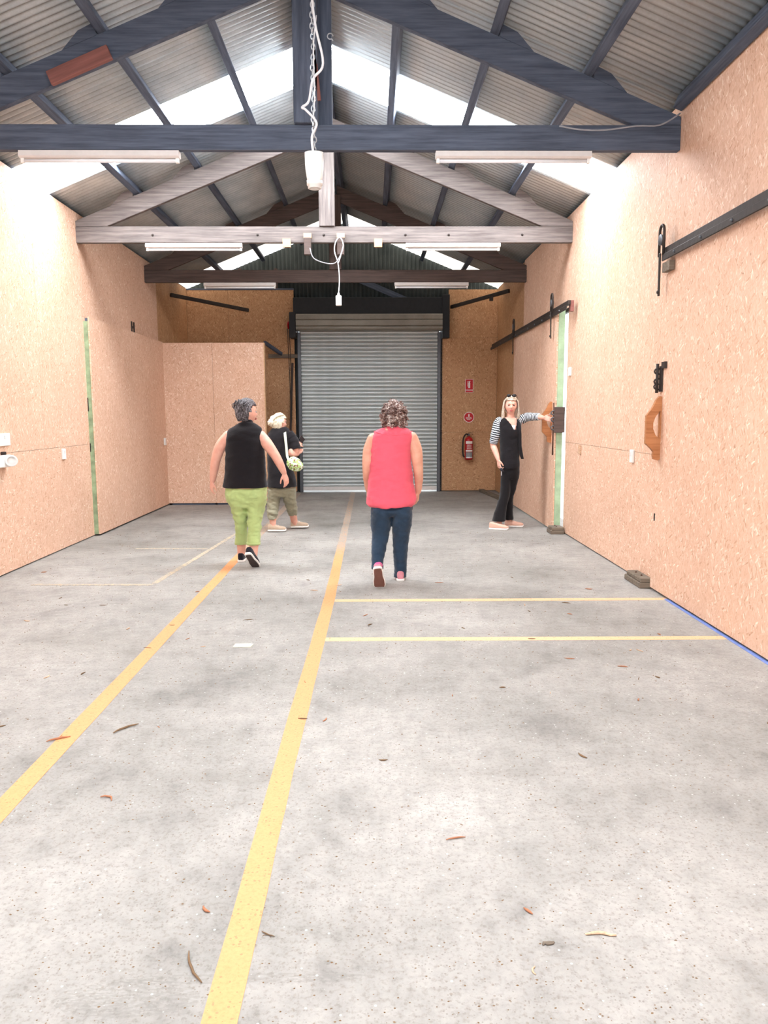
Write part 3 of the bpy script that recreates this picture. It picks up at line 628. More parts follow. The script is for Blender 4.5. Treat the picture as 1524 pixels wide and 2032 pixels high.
for zz in (1.28, 1.38, 1.46):
    bm = bmesh.new(); tube(bm, [Vector((XG-.035-d2.location.x+.03*cos(q), 9.15-10.7, zz+.024*sin(q))) for q in [i*pi/6 for i in range(13)]], .008, 6); link('latch_ring', mesh(bm), 'gsteel', d2, True)
tk2 = empty('door_track', (XG-.015, 11.5, 2.66), 'dark iron track carrying the far sliding door up to the rear right corner', 'door track')
track(tk2, 8.7, 14.15); hinge_strap(tk2, 9.36, XG-.04); hinge_strap(tk2, 11.85, XG-.04)
box('packer', (.035, 8.71-11.5, 2.60-2.66), (.075, 8.78-11.5, 2.72-2.66), 'red_wood', tk2)
# floor guide blocks
def guide(name, x0, x1, y0, y1, h, label):
    t = empty(name, ((x0+x1)/2, (y0+y1)/2, 0), label, 'timber block'); a, b = (x1-x0)/2, (y1-y0)/2
    box('lower_block', (-a, -b, 0), (a, b, h*.55), 'old_wood', t, .006); box('upper_block', (-a+.01, -b+.004, h*.56), (a-.004, b-.03, h), 'old_wood', t, .006)
    for dy in (-.4, .3):
        bm = bmesh.new(); lathe(bm, [(0, 0), (.009, 0), (.007, .01), (0, .012)], n=8); o = link('bolt', mesh(bm), 'rust', t, True); o.location = (0, dy*b, h)
guide('door_guide_block', XR-.115, XR-.003, 6.12, 6.5, .085, 'weathered timber guide block on the floor by the near sliding door')
guide('door_guide_block', XG-.075, XR-.015, 8.98, 9.205, .085, 'weathered timber guide block on the floor under the green door edge')
o = bar('floor_sill', (2.05, 14.1, .025), (2.23, 12.2, .025), .09, .05, 'old_wood'); tag(o, 'dark old timber sill lying on the floor in the rear right corner', 'timber')

# ------------------------------------------------------------------ switches and outlets
def plate(y, z, X, s, label, hh=.115, ww=.075, rocker=True, wall='L'):
    t = empty('wall_outlet', (X, y, z), label, 'wall plate')
    sg = 1 if wall == 'L' else -1; a, b = sorted((0, sg*.022))
    box('plate', (a, -ww/2, -hh/2), (b, ww/2, hh/2), 'white', t, .004); a, b = sorted((sg*.021, sg*.028)); box('rocker', (a, -.012, .005), (b, .012, .035), 'enamel', t, .001)
    return t
plate(8.3, 1.035, XL, 1, 'small white switch plate on the left wall before the sliding panel')
plate(12.1, 1.035, XL+.072, 1, 'small white switch plate in the corner by the partition')
plate(6.98, 1.235, XL, 1, 'square white switch plate on the left wall at the photo edge', .115, .2)
plate(6.72, 1.07, XR, 1, 'small white outlet on the right wall between the doors', wall='R')
plate(8.95, 1.94, XR, 1, 'small white box high on the right wall beside the green door edge', .1, .08, wall='R')
o = plate(8.43, 1.05, XR, 1, 'small cream plate low on the right wall near the far door', .1, .06, wall='R')
for c in o.children: c.data.materials.clear(); c.data.materials.append(M['bark'])
t = empty('industrial_socket', (XL, 6.95, 1.04), 'white industrial socket with a round dark opening on the left wall', 'socket')
box('back_box', (0, -.2, -.055), (.05, .06, .055), 'white', t, .008)
bm = bmesh.new(); lathe(bm, [(.045, 0), (.052, .01), (.052, .09), (.04, .095), (.036, .06), (0, .058)], n=20); o = link('socket_shroud', mesh(bm), 'white', t, True); o.matrix_local = Matrix.Translation((.045, .03, 0)) @ Vector((.62, -.78, .05)).to_track_quat('Z', 'Y').to_matrix().to_4x4()
bm = bmesh.new(); lathe(bm, [(0, .058), (.034, .058), (.034, .085), (0, .086)], n=16); o2 = link('socket_insert', mesh(bm), 'dark', t, True); o2.matrix_local = o.matrix_local.copy()

# ------------------------------------------------------------------ signs and extinguisher on the rear wall
sg = empty('fire_sign', (1.82, YB-.004, 1.86), 'red rectangular extinguisher sign on the rear wall, uppermost', 'sign')
box('sign_board', (-.075, -.004, -.01), (.075, 0, .235), 'wsign', sg, .001); box('red_field', (-.068, -.006, .04), (.068, -.0035, .228), 'redsign', sg); box('red_field', (-.068, -.006, -.004), (.068, -.0035, .026), 'redsign', sg)
bm = bmesh.new(); bbox(bm, (-.018, -.008, .07), (.018, -.005, .17)); bbox(bm, (-.012, -.008, .17), (.012, -.005, .19)); bbox(bm, (-.004, -.008, .19), (.026, -.005, .2)); bbox(bm, (-.034, -.008, .1), (-.028, -.005, .19)); bbox(bm, (-.034, -.008, .187), (-.01, -.005, .193)); link('pictogram', mesh(bm), 'wsign', sg)
sg = empty('fire_sign', (1.82, YB-.004, 1.30), 'round red extinguisher sign with white print above the extinguisher', 'sign')
def disc(name, r, y0, y1, mat, z):
    bm = bmesh.new(); lathe(bm, [(0, 0), (r, 0), (r, y1-y0), (0, y1-y0)], n=28); o = link(name, mesh(bm), mat, sg); o.matrix_local = Matrix.Translation((0, y1, z)) @ Matrix.Rotation(pi/2, 4, 'X')
disc('sign_disc', .098, -.004, 0, 'wsign', .09); disc('red_disc', .088, -.006, -.0035, 'redsign', .09)
bm = bmesh.new(); bbox(bm, (-.012, -.008, .10), (.012, -.005, .145)); bbox(bm, (-.006, -.008, .145), (.006, -.005, .155))
for k, (wd, zz) in enumerate(((.055, .088), (.06, .074), (.05, .06), (.035, .046))):
    xx = -wd
    while xx < wd-.008: bbox(bm, (xx, -.008, zz-.004), (xx+.009, -.005, zz+.004)); xx += .013
link('sign_lettering', mesh(bm), 'wsign', sg)
ex = empty('fire_extinguisher', (1.81, YB-.115, .60), 'red fire extinguisher with black hose hanging on the rear wall', 'fire extinguisher')
bm = bmesh.new(); lathe(bm, [(.05, 0), (.072, .006), (.076, .03), (.076, .36), (.07, .39), (.05, .415), (.025, .425), (.022, .44), (0, .44)], n=28); link('cylinder', mesh(bm), 'red', ex, True)
for z0, z1_, mt in ((.30, .35, 'wsign'), (.155, .185, 'wsign'), (.05, .145, 'grey_label'), (.035, .06, 'wsign')):
    bm = bmesh.new(); n = 14; vs = [[bm.verts.new((.0775*sin(a), -.0775*cos(a), z)) for a in [(-.9+1.8*i/n) for i in range(n+1)]] for z in (z0, z1_)]
    for i in range(n): bm.faces.new((vs[0][i], vs[0][i+1], vs[1][i+1], vs[1][i]))
    link('label_band', mesh(bm), mt, ex, True)
bm = bmesh.new(); rr = random.Random(4)
for row in range(6):
    a = -.6
    while a < .6:
        wd_ = rr.uniform(.05, .15); z = .2+row*.016
        vs = [bm.verts.new((.078*sin(q), -.078*cos(q), zz)) for q, zz in ((a, z), (a+wd_, z), (a+wd_, z+.007), (a, z+.007))]; bm.faces.new(vs); a += wd_+.05
link('label_print', mesh(bm), 'wsign', ex)
bm = bmesh.new(); lathe(bm, [(.018, .44), (.02, .455), (.018, .48), (.01, .49), (0, .49)], n=14); link('valve', mesh(bm), 'gsteel', ex, True)
bar('carry_handle', (-.02, 0, .485), (.085, 0, .475), .02, .008, 'steel', ex); bar('squeeze_lever', (-.02, 0, .495), (.08, 0, .52), .018, .006, 'steel', ex)
tubeobj('hose', [(-.015, -.01, .47), (-.06, -.02, .475), (-.105, -.03, .40), (-.115, -.03, .25), (-.11, -.03, .1), (-.085, -.04, .05)], .014, 'black', ex, 10, curve=5)
box('wall_bracket', (-.02, .07, .3), (.02, .108, .45), 'steel', ex)

# ------------------------------------------------------------------ debris on the floor
def twig(p, L, ang, r, mat, label, cat='twig', name='twig', bend=.2, flat=1., fork=False):
    bm = bmesh.new(); pts = []
    for i in range(7):
        t = i/6; pts.append(Vector(((t-.5)*L, bend*L*(.25-(t-.5)**2)*1.5+random.uniform(-1, 1)*r*.5, r*flat*1.05+abs(sin(t*7))*r*.3)))
    tube(bm, pts, [r*(1-.55*abs(2*i/6-1)**2) for i in range(7)], 6, flat=1.)
    if fork: tube(bm, [pts[3], pts[3]+Vector((L*.12, L*.16, .0)), pts[3]+Vector((L*.2, L*.3, .0))], [r*.6, r*.5, r*.3], 5)
    for v in bm.verts: v.co.z *= flat if flat != 1 else 1
    o = link(name, mesh(bm), mat, None, True); o.location = (p[0], p[1], .0008); o.rotation_euler = (0, 0, ang); return tag(o, label, cat)
twig((-.477, 1.83), .13, radians(118), .0035, 'twig', 'straight brown twig left of the centre line, nearest the camera')
twig((-.30, 1.955), .045, radians(150), .002, 'twig', 'short forked twig lying on the yellow centre line', fork=True)
twig((.632, 1.93), .085, radians(-8), .006, 'bark', 'curved strip of pale bark on the bare floor at right', 'bark', 'bark_strip', flat=.6)
twig((.478, 1.90), .035, radians(10), .007, 'old_wood', 'small grey wood chip left of the pale bark strip', 'wood chip', 'wood_chip', flat=.5)
twig((-1.154, 3.37), .13, radians(50), .005, 'twig', 'brown twig lying between the two yellow lines')
twig((-1.42, 3.26), .10, radians(30), .005, 'leaf', 'curled brown leaf lying on the left yellow line', 'leaf', 'dry_leaf', fork=True)
twig((.28, 2.42), .07, radians(12), .003, 'leaf', 'thin reddish twig on the floor right of the centre line')
twig((-1.02, 2.72), .06, radians(-30), .004, 'leaf', 'small curved red-brown twig between the yellow lines', bend=.8)
twig((.42, 1.80), .03, radians(80), .003, 'bark', 'tiny pale bark curl below the grey wood chip', 'bark', 'bark_curl', bend=.6, flat=.6)
bm = bmesh.new(); vs = [bm.verts.new(v) for v in ((-.06, -.03, 0), (.05, -.035, 0), (.06, .02, 0), (.04, .035, 0), (-.055, .03, 0))]; f = bm.faces.new(vs); r = bmesh.ops.extrude_face_region(bm, geom=[f]); bmesh.ops.translate(bm, vec=(0, 0, .004), verts=[v for v in r['geom'] if isinstance(v, bmesh.types.BMVert)])
o = link('paper_scrap', mesh(bm), 'paper'); o.location = (-.823, 4.64, .001); tag(o, 'small scrap of pale paper between the two yellow lines', 'paper')
rg = random.Random(11)
twl = ['dry leaf or twig fragment scattered on the concrete floor']
seen = set()
for i in range(64):
    yy = rg.uniform(1.9, 7.5); xx = rg.uniform(-.48*yy, min(2.1, .44*yy))
    if i < 36: yy = rg.uniform(3, 6.6); xx = rg.uniform(-2.2, 1.9)
    bm = bmesh.new(); L = rg.uniform(.02, .05)*(.6+yy/6); r_ = rg.uniform(.002, .0045); b = rg.uniform(-.6, .6); mt = rg.choice(['twig', 'leaf', 'twig', 'bark']); an = rg.uniform(-1.5, 1.5)
    sd = 'by left wall' if xx < -1.6 else 'between yellow lines' if xx < -.4 else 'just right of centre line' if xx < .5 else 'right of centre' if xx < 1.2 else 'nearer right wall'
    fr = 'close to camera' if yy < 2.8 else 'in near third' if yy < 3.8 else 'in mid floor' if yy < 4.75 else 'level with cross lines' if yy < 5.8 else 'past the cross lines'
    lb = f"{'long' if L > .05 else 'short'} {'curved' if abs(b) > .3 else 'straight'} {dict(twig='brown', leaf='reddish', bark='pale')[mt]} leaf fragment {sd}, {fr}"
    if lb in seen: bm.free(); continue
    seen.add(lb)
    tube(bm, [Vector(((t-.5)*L, b*L*(.25-(t-.5)**2), r_*.8)) for t in (0, .33, .66, 1)], [r_*.4, r_, r_, r_*.3], 5)
    o = link('leaf_fragment', mesh(bm), mt, None, True); o.location = (xx, yy, .0005); o.rotation_euler = (0, 0, an)
    tag(o, lb, 'debris', 'leaf and twig fragments on the floor')
bm = bmesh.new()
for i in range(3400):
    yy = 1.4+8*rg.random()**1.6; xx = rg.uniform(max(-3.2, -.52*yy), min(2.1, .5*yy)); s = rg.uniform(.0012, .0035)*(.7+yy*.12)
    if min(math.hypot(xx-px_, yy-py_) for px_, py_ in ((-1.2, 7.25), (-1.05, 9.4), (.1, 6.45), (1.7, 9.5))) < .4: continue
    a = rg.uniform(0, pi); vs = [bm.verts.new((xx+s*cos(a+q)*(1.6 if k % 2 else 1), yy+s*sin(a+q), .0002)) for k, q in enumerate((0, 1.57, 3.14, 4.71))]; t_ = bm.verts.new((xx, yy, s*.8))
    for k in range(4): bm.faces.new((vs[k], vs[(k+1) % 4], t_))
o = link('floor_grit', mesh(bm), 'twig'); tag(o, 'fine brown grit and crumbs scattered over the floor', 'grit', kind='stuff')
# ------------------------------------------------------------------ people
M.update(
 skin=skin('fair_skin', srgb(226, 174, 154)), skin_lip=skin('lip_skin', srgb(178, 96, 88)), skin_tan=skin('warm_skin', srgb(218, 166, 142)),
 black_cloth=cloth('black_knit', srgb(26, 23, 26)), black_trouser=cloth('black_stretch_cloth', srgb(24, 21, 23)), green_cloth=cloth('green_cotton', srgb(176, 194, 128)),
 olive_cloth=cloth('olive_cotton', srgb(142, 138, 116)), pink_cloth=cloth('coral_pink_cotton', srgb(228, 94, 112)), denim=cloth('dark_denim', srgb(46, 64, 84), var=.35),
 pinksock=cloth('pink_sock', srgb(220, 110, 160)), white_sole=simple('white_rubber', srgb(228, 224, 218), .6, var=.04), brown_sole=simple('brown_rubber', srgb(112, 72, 60), .7), dark_sole=simple('dark_rubber_tread', srgb(70, 58, 56), .7, scale=60, var=.4),
 shoe_black=cloth('black_mesh_shoe', srgb(34, 32, 40)), shoe_beige=cloth('beige_canvas', srgb(190, 168, 146)), shoe_peach=cloth('peach_canvas', srgb(222, 176, 156)), shoe_pink=cloth('pink_canvas', srgb(214, 140, 150)),
 hair_grey=hairmat('dark_hair_with_grey', srgb(44, 38, 40), srgb(66, 58, 60), srgb(168, 164, 168)), hair_blonde=hairmat('pale_blonde_hair', srgb(170, 148, 110), srgb(226, 214, 188), srgb(246, 240, 226)),
 hair_curly=hairmat('brown_grey_curls', srgb(66, 42, 38), srgb(120, 88, 78), srgb(214, 200, 192), (16, 16, 16)), hair_long=hairmat('long_fair_hair', srgb(164, 134, 108), srgb(216, 198, 176), srgb(242, 234, 222)),
 stripe=stripes('striped_knit', srgb(206, 212, 218), srgb(34, 38, 44), 17), eye_white=simple('eye_white', srgb(186, 176, 172), .3, var=.02), iris=simple('dark_iris', srgb(50, 36, 30), .2),
 lens=simple('dark_lens', srgb(22, 20, 22), .12), phone=simple('black_phone_glass', srgb(24, 26, 34), .15), silver=simple('silver_metal', srgb(190, 192, 196), .3, .8),
 strap_white=cloth('pale_strap', srgb(206, 214, 190)),
)
t_ = NT('green_floral_cloth'); vo_ = t_.n('ShaderNodeTexVoronoi'); vo_.inputs['Scale'].default_value = 60; t_.l(t_.coord(), vo_.inputs['Vector'])
sp_ = t_.n('ShaderNodeSeparateColor'); t_.l(vo_.outputs['Color'], sp_.inputs[0])
t_.base(t_.ramp(sp_.outputs[0], [(0, srgb(212, 220, 196)), (.5, srgb(170, 192, 120)), (.78, srgb(110, 140, 70)), (.9, srgb(120, 70, 60))], 'CONSTANT')); t_.rough(.8, .2); M['floral'] = t_.m

def bake(bm, voxel, smooth=4):
    """melt overlapping volumes into one continuous surface"""
    me = mesh(bm); o = bpy.data.objects.new('tmp', me); COL.objects.link(o)
    m = o.modifiers.new('r', 'REMESH'); m.mode = 'VOXEL'; m.voxel_size = voxel
    if smooth: s = o.modifiers.new('s', 'SMOOTH'); s.iterations = smooth; s.factor = .5
    dg = bpy.context.evaluated_depsgraph_get(); out = bpy.data.meshes.new_from_object(o.evaluated_get(dg))
    bpy.data.objects.remove(o); bpy.data.meshes.remove(me); return out
def wrinkle(me, fn):
    ns = [v.normal.copy() for v in me.vertices]
    for v, n in zip(me.vertices, ns): v.co += n*fn(v.co, n)
def fold(amp, fx, fz, seed):
    def f(p, n):
        a = noise.noise(Vector((p.x*fx+seed, p.y*fx, p.z*fz+p.x*fx*.8)))
        b = noise.noise(Vector((p.x*fx*2+seed, p.y*fx*2+4, p.z*fz*1.9-p.x*fx)))
        return amp*(a+.6*b-.2)
    return f
class Fig:
    def __init__(s, label, Y, px, py):
        p = at(px, py, Y); s.Y = Y; s.o = Vector((p.x, Y, 0)); s.e = empty('person', s.o, label, 'person')
    def P(s, x, y, dy=0.): return at(x, y, s.Y+dy)-s.o
    def rings(s, bm, rows_, grow=0., n=28, e=.9, dens=1):
        P = []
        for r in rows_:
            y, L, R, ry, yo = (*r, 0)[:5]; a, b = s.P(L, y, yo), s.P(R, y, yo); P.append([(a+b)/2, (b.x-a.x)/2, ry])
        Q = []
        for i in range(len(P)-1):          # smooth between the measured sections
            for j in range(4):
                t = j/4; k = [P[max(i-1, 0)], P[i], P[i+1], P[min(i+2, len(P)-1)]]
                cr = lambda a, b, c, d: .5*(2*b+(c-a)*t+(2*a-5*b+4*c-d)*t*t+(3*b-a-3*c+d)*t**3)
                Q.append([cr(*[q[m] for q in k]) for m in range(3)])
        Q.append(P[-1])
        skinrings(bm, [ring(bm, c, Vector((1, 0, 0)), Vector((0, 1, 0)), max(rx+grow, .01), max(ry+grow, .01), n, e) for c, rx, ry in Q])
    def limb(s, bm, pts, rad, n=14, grow=0., k=4):
        pts = [Vector(p) for p in pts]; P = smoothpath(pts, k); R = [rad[0]]; R = []
        for i in range(len(pts)-1):
            for j in range(k): R.append(rad[i]+(rad[i+1]-rad[i])*j/k)
        R.append(rad[-1]); tube(bm, P, [r+grow for r in R], n)
        for p, r in ((pts[0], rad[0]), (pts[-1], rad[-1])): sph(bm, p, (r+grow,)*3)
def sph(bm, c, r, n=14, M3=None):
    q = bmesh.ops.create_uvsphere(bm, u_segments=n, v_segments=n//2+2, radius=1)
    for v in q['verts']:
        p = Vector((v.co.x*r[0], v.co.y*r[1], v.co.z*r[2])); v.co = Vector(c)+(M3 @ p if M3 else p)
def headframe(face, tilt=0):
    f = Vector(face).normalized(); u = Vector((0, 0, 1)); r = f.cross(u).normalized(); u = r.cross(f)
    return Matrix((r, f, u)).transposed()
def headshape(bm, c, H, k=1., grow=0.):
    """skull, jaw, brow, nose, lips, chin and ears; k scales a 0.23 m head"""
    q = bmesh.ops.create_uvsphere(bm, u_segments=56, v_segments=44, radius=1)
    g = lambda x, m, s_: math.exp(-((x-m)/s_)**2)
    for v in q['verts']:
        x, y, z = v.co; X_, Y_, Z_ = x*.074, y*.094, z*.116
        if z < 0: X_ *= 1-.30*(-z)**1.4; Y_ = Y_*(1-.22*(-z)**1.2) if y < 0 else Y_*(1-.06*(-z)**3)
        if y < 0 and z < -.3: Y_ *= .85
        if y > 0:
            fx = X_/.074
            Y_ *= 1-.10*(1-abs(fx)**2)*0
            Y_ += .026*g(X_, 0, .011)*g(Z_, -.022, .016)+.012*g(X_, 0, .009)*g(Z_, .002, .022)      # nose and bridge
            Y_ -= .013*(g(X_, .031, .016)+g(X_, -.031, .016))*g(Z_, .008, .013)                        # sockets
            Y_ += .006*g(Z_, .032, .012)*g(X_, 0, .05)+.009*g(X_, 0, .024)*g(Z_, -.058, .011)+.010*g(X_, 0, .022)*g(Z_, -.096, .016)
            Y_ += .006*(g(X_, .045, .018)+g(X_, -.045, .018))*g(Z_, -.028, .02)
            Y_ -= .004*g(Z_, -.059, .003)*g(X_, 0, .022)
        v.co = Vector(c)+H @ (Vector((X_, Y_, Z_))*k+Vector((x, y, z))*grow)
    for sx in (-1, 1): sph(bm, Vector(c)+H @ (Vector((sx*.076, -.008, -.008))*k), (.008*k+grow, .018*k, .030*k), 12, H)
def eyes(fig, c, H, k=1.):
    for sx in (-1, 1):
        bm = bmesh.new(); p = Vector(c)+H @ (Vector((sx*.031, .076, .006))*k); sph(bm, Vector((0, 0, 0)), (.0135*k, .011*k, .0085*k), 14, H); e = link('eye', mesh(bm), 'eye_white', fig.e, True); e.location = p
        bm = bmesh.new(); sph(bm, H @ Vector((0, .0075*k, 0)), (.009*k, .0055*k, .0082*k), 12, H); link('iris', mesh(bm), 'iris', e, True)
        bm = bmesh.new(); tube(bm, [Vector(c)+H @ (Vector((sx*a, b, z))*k) for a, b, z in ((.014, .094, .026), (.03, .092, .032), (.048, .080, .026))], [.003*k, .0036*k, .002*k], 6); link('eyebrow', mesh(bm), 'hair_long', fig.e, True)
    bm = bmesh.new(); sph(bm, Vector(c)+H @ (Vector((0, .0945, -.0535))*k), (.021*k, .008*k, .0048*k), 14, H); sph(bm, Vector(c)+H @ (Vector((0, .0945, -.0625))*k), (.018*k, .008*k, .0055*k), 14, H); link('lips', mesh(bm), 'skin_lip', fig.e, True)
def hand(bm, wpos, d, pn, side, curl=.5, L=.18, thumb=.6):
    """wpos wrist, d finger direction, pn palm normal, side: +1/-1 where the thumb leaves"""
    d = Vector(d).normalized(); pn = Vector(pn); pn = (pn-d*pn.dot(d)).normalized(); s = d.cross(pn).normalized()*side; w = Vector(wpos); k = L/.18
    secs = [(-.015, .024, .018), (.01, .026, .016), (.045, .036, .015), (.075, .039, .013), (.092, .036, .011)]
    skinrings(bm, [ring(bm, w+d*a*k, s, pn, b*k, c*k, 16, .8) for a, b, c in secs])
    for i, (off, ln, r) in enumerate(((.028, .072, .0088), (.0095, .080, .0092), (-.0095, .074, .0088), (-.027, .058, .0078))):
        p = w+d*.082*k+s*off*k; ang = curl*.35; dirv = (d+s*off*2.2).normalized(); pts = [p]; sg_ = [.42, .32, .26]
        for q in sg_:
            dd = (dirv*cos(ang)+pn*sin(ang)).normalized(); p = p+dd*ln*q*k; pts.append(p); ang += curl*(.7+.08*i)
        tube(bm, pts, [r*k*1.02, r*k, r*k*.95, r*k*.8], 8); sph(bm, pts[-1], (r*k*.8,)*3, 8)
    p = w+d*.018*k+s*.024*k; t1_ = p+(s*.8+d*.75+pn*thumb*.4).normalized()*.036*k; t2_ = t1_+(s*.35+d*.95+pn*thumb*.6).normalized()*.032*k; t3_ = t2_+(d+pn*thumb*.8).normalized()*.024*k
    tube(bm, [p, t1_, t2_, t3_], [.013*k, .0115*k, .010*k, .0085*k], 8); sph(bm, t3_, (.0085*k,)*3, 8)
def shoe(fig, heel, fwd, up, L, mat, sole, name='shoe', top='low', w=1., tread=None):
    f = Vector(fwd).normalized(); u = Vector(up); u = (u-f*u.dot(f)).normalized(); s = f.cross(u); h = Vector(heel)
    W_ = [(0, .022), (.06, .031), (.2, .034), (.4, .034), (.6, .042), (.8, .043), (.93, .034), (1, .014)]
    Hh = [.058, .070, .072, .062, .048, .038, .030, .018]
    bm = bmesh.new(); skinrings(bm, [ring(bm, h+f*a*L+u*(.018+hh/2), s, u, b*w*.96, hh/2+.006, 20, .75) for (a, b), hh in zip(W_, Hh)])
    me = bake(bm, .005, 3); o = link(name, me, mat, fig.e, True)
    bm = bmesh.new(); skinrings(bm, [ring(bm, h+f*a*L*1.01+u*.011+u*(.010 if a > .95 else 0), s, u, b*w+.004, .012, 20, .45) for (a, b) in W_]); link('sole', mesh(bm), sole, o, True)
    bm = bmesh.new(); skinrings(bm, [ring(bm, h+f*a*L*.97+f*.004-u*.0015, s, u, b*w-.004, .004, 16, .6) for (a, b) in [(.03, .02)]+W_[1:-1]+[(.985, .024)]]); link('tread', mesh(bm), tread or ('dark_sole' if sole == 'white_sole' else sole), o, True)
    for q in (.42, .5, .58):
        bm = bmesh.new(); tube(bm, [h+f*q*L+s*b+u*(.018+.062-(q-.42)*.10+c) for b, c in ((-.024, -.004), (-.01, .008), (.01, .008), (.024, -.004))], .0032, 6); link('lace', mesh(bm), 'white_sole', o, True)
    return o
def curls(fig, c, H, k, n, r0, mat, parent, seed, front=.35):
    rg_ = random.Random(seed); bm = bmesh.new()
    for i in range(n):
        z = rg_.uniform(-.62, 1); a = rg_.uniform(0, 2*pi); q = math.sqrt(max(0, 1-z*z)); p = Vector((q*cos(a), q*sin(a), z))
        if p.y > front and p.z < .5: continue
        base_ = Vector((p.x*.082, p.y*.1, p.z*.12))*k; nrm = p.normalized(); ta = nrm.orthogonal().normalized(); tb = nrm.cross(ta); ph = rg_.uniform(0, 6.28); rr_ = rg_.uniform(.7, 1.3)*.014*k; ol = rg_.uniform(.012, .05); pts = []
        for j in range(9):
            t = j/8; an = ph+t*6.5; pts.append(Vector(c)+H @ (base_+nrm*(.002+ol*t*k)+ta*cos(an)*rr_+tb*sin(an)*rr_+Vector((0, 0, -.012*t))))
        tube(bm, pts, [r0*(1-.5*j/8) for j in range(9)], 5)
    o = link('curls', mesh(bm), mat, parent, True); o['kind'] = 'stuff'; return o
def haircap(fig, c, H, k, mat, keep, grow=.010, amp=.006, seed=1, extra=None, fz=12):
    bm = bmesh.new(); q = bmesh.ops.create_uvsphere(bm, u_segments=72, v_segments=56, radius=1)
    for v in q['verts']:
        x, y, z = v.co; X_, Y_, Z_ = x*.078, y*.098, z*.121
        if z < 0: X_ *= 1-.22*(-z)**1.4; Y_ *= (1-.10*(-z)) if y < 0 else 1
        p = Vector((X_, Y_, Z_)); a = noise.noise(Vector((math.atan2(x, -y)*fz, z*2.2, seed)))
        p += Vector((x, y, z))*(grow/k+amp*a+amp*.8*noise.noise(Vector((x*5, y*5, z*5+seed))))
        if extra: p += extra(x, y, z)
        v.co = p
    bmesh.ops.delete(bm, geom=[v for v in bm.verts if not keep(*v.co)], context='VERTS')
    r = bmesh.ops.extrude_face_region(bm, geom=bm.faces[:])
    for v in [g_ for g_ in r['geom'] if isinstance(g_, bmesh.types.BMVert)]: v.co *= 1.0
    old = [v for v in bm.verts if v not in set(g_ for g_ in r['geom'] if isinstance(g_, bmesh.types.BMVert))]
    for v in old: v.co *= .88
    for v in bm.verts: v.co = Vector(c)+H @ (v.co*k)
    return link('hair', mesh(bm), mat, fig.e, True)
def locks(fig, c, H, k, paths, mat, parent, r=.006):
    bm = bmesh.new()
    for pts in paths: tube(bm, smoothpath([Vector(c)+H @ (Vector(p)*k) for p in pts], 3), [r*(1-.6*(i/(3*(len(pts)-1)))**2) for i in range(3*(len(pts)-1)+1)], 6)
    o = link('hair_locks', mesh(bm), mat, parent, True); o['kind'] = 'stuff'; return o
def sleeve(fig, pts, rad, mat, name='sleeve'):
    bm = bmesh.new(); ly = bm.verts.layers.float.new('along'); P = smoothpath(pts, 6); R = []
    for i in range(len(pts)-1):
        for j in range(6): R.append(rad[i]+(rad[i+1]-rad[i])*j/6)
    R.append(rad[-1]); P2 = []; R2 = []
    for i in range(len(P)-1): P2 += [P[i], P[i].lerp(P[i+1], .5)]; R2 += [R[i]*(1+.05*sin(i*2.1)), (R[i]+R[i+1])/2]
    P2.append(P[-1]); R2.append(R[-1]); tube(bm, P2, R2, 22, layer=ly); return link(name, mesh(bm), mat, fig.e, True)

# ---- person in the sleeveless black top and green cropped trousers
A = Fig('person seen from behind in a sleeveless black top and green cropped trousers, dark greying hair', 7.25, 490, 1110)
topA = [(838, 476, 504, .055, 0), (845, 464, 514, .072, 0), (852, 453, 520, .095, 0), (866, 448, 522, .120, 0), (890, 447, 525, .135, .0), (920, 447, 527, .145, .0), (945, 445, 529, .155, 0), (967, 442, 531, .172, 0)]
hipA = [(948, 456, 521, .11, 0), (966, 447, 529, .138, 0), (980, 446, 530, .145, -.0), (996, 450, 528, .125, -.0), (1006, 458, 521, .09, 0)]
legLA = [(972, 452, 489, .125, -.012), (985, 449, 490, .145, -.012), (1010, 458, 491, .108, .02), (1035, 465, 491, .088, .06), (1055, 467, 491, .076, .10), (1079, 466, 491, .068, .14)]
legRA = [(972, 490, 526, .125, -.012), (985, 489, 530, .145, -.012), (1010, 491, 526, .108, -.0), (1035, 491, 520, .088, -.03), (1055, 491, 518, .074, -.06), (1080, 490, 516, .068, -.105)]
hc = A.P(489, 818, .02); HA = headframe((.80, .60, -.03)); bm = bmesh.new(); kA = 1.03
A.rings(bm, topA, -.022); A.rings(bm, hipA, -.035); A.rings(bm, legLA, -.03); A.rings(bm, legRA, -.03)
headshape(bm, hc, HA, kA); A.limb(bm, [A.P(489, 850), A.P(489, 832, .02)], [.062, .055])
anL, anR = A.P(479, 1100, .18), A.P(503, 1100, -.12)
A.limb(bm, [A.P(479, 1066, .12), A.P(479, 1080, .145), anL], [.044, .046, .038]); A.limb(bm, [A.P(505, 1066, -.085), A.P(504, 1080, -.11), anR], [.044, .046, .038])
shL, shR = A.P(454, 866), A.P(517, 866)
A.limb(bm, [shL, A.P(438, 885, -.01), A.P(429, 910, 0), A.P(425, 932, .04), A.P(422, 953, .07)], [.058, .055, .047, .042, .028])
A.limb(bm, [shR, A.P(529, 880, -.03), A.P(545, 902, -.05), A.P(556, 922, -.04), A.P(563, 937, -.02)], [.058, .056, .046, .040, .028])
hand(bm, A.P(421, 955, .07), A.P(419, 985, .12)-A.P(421, 955, .07), (.6, .5, 0), 1, .45, .165); hand(bm, A.P(564, 939, -.02), A.P(571, 965, .0)-A.P(564, 939, -.02), (-.6, .5, 0), -1, .5, .165)
link('body', bake(bm, .0055), 'skin', A.e, True); eyes(A, hc, HA, kA)
bm = bmesh.new(); A.rings(bm, topA, 0, 36); me = bake(bm, .009, 3); wrinkle(me, fold(.006, 5, 14, 1)); link('sleeveless_top', me, 'black_cloth', A.e, True)
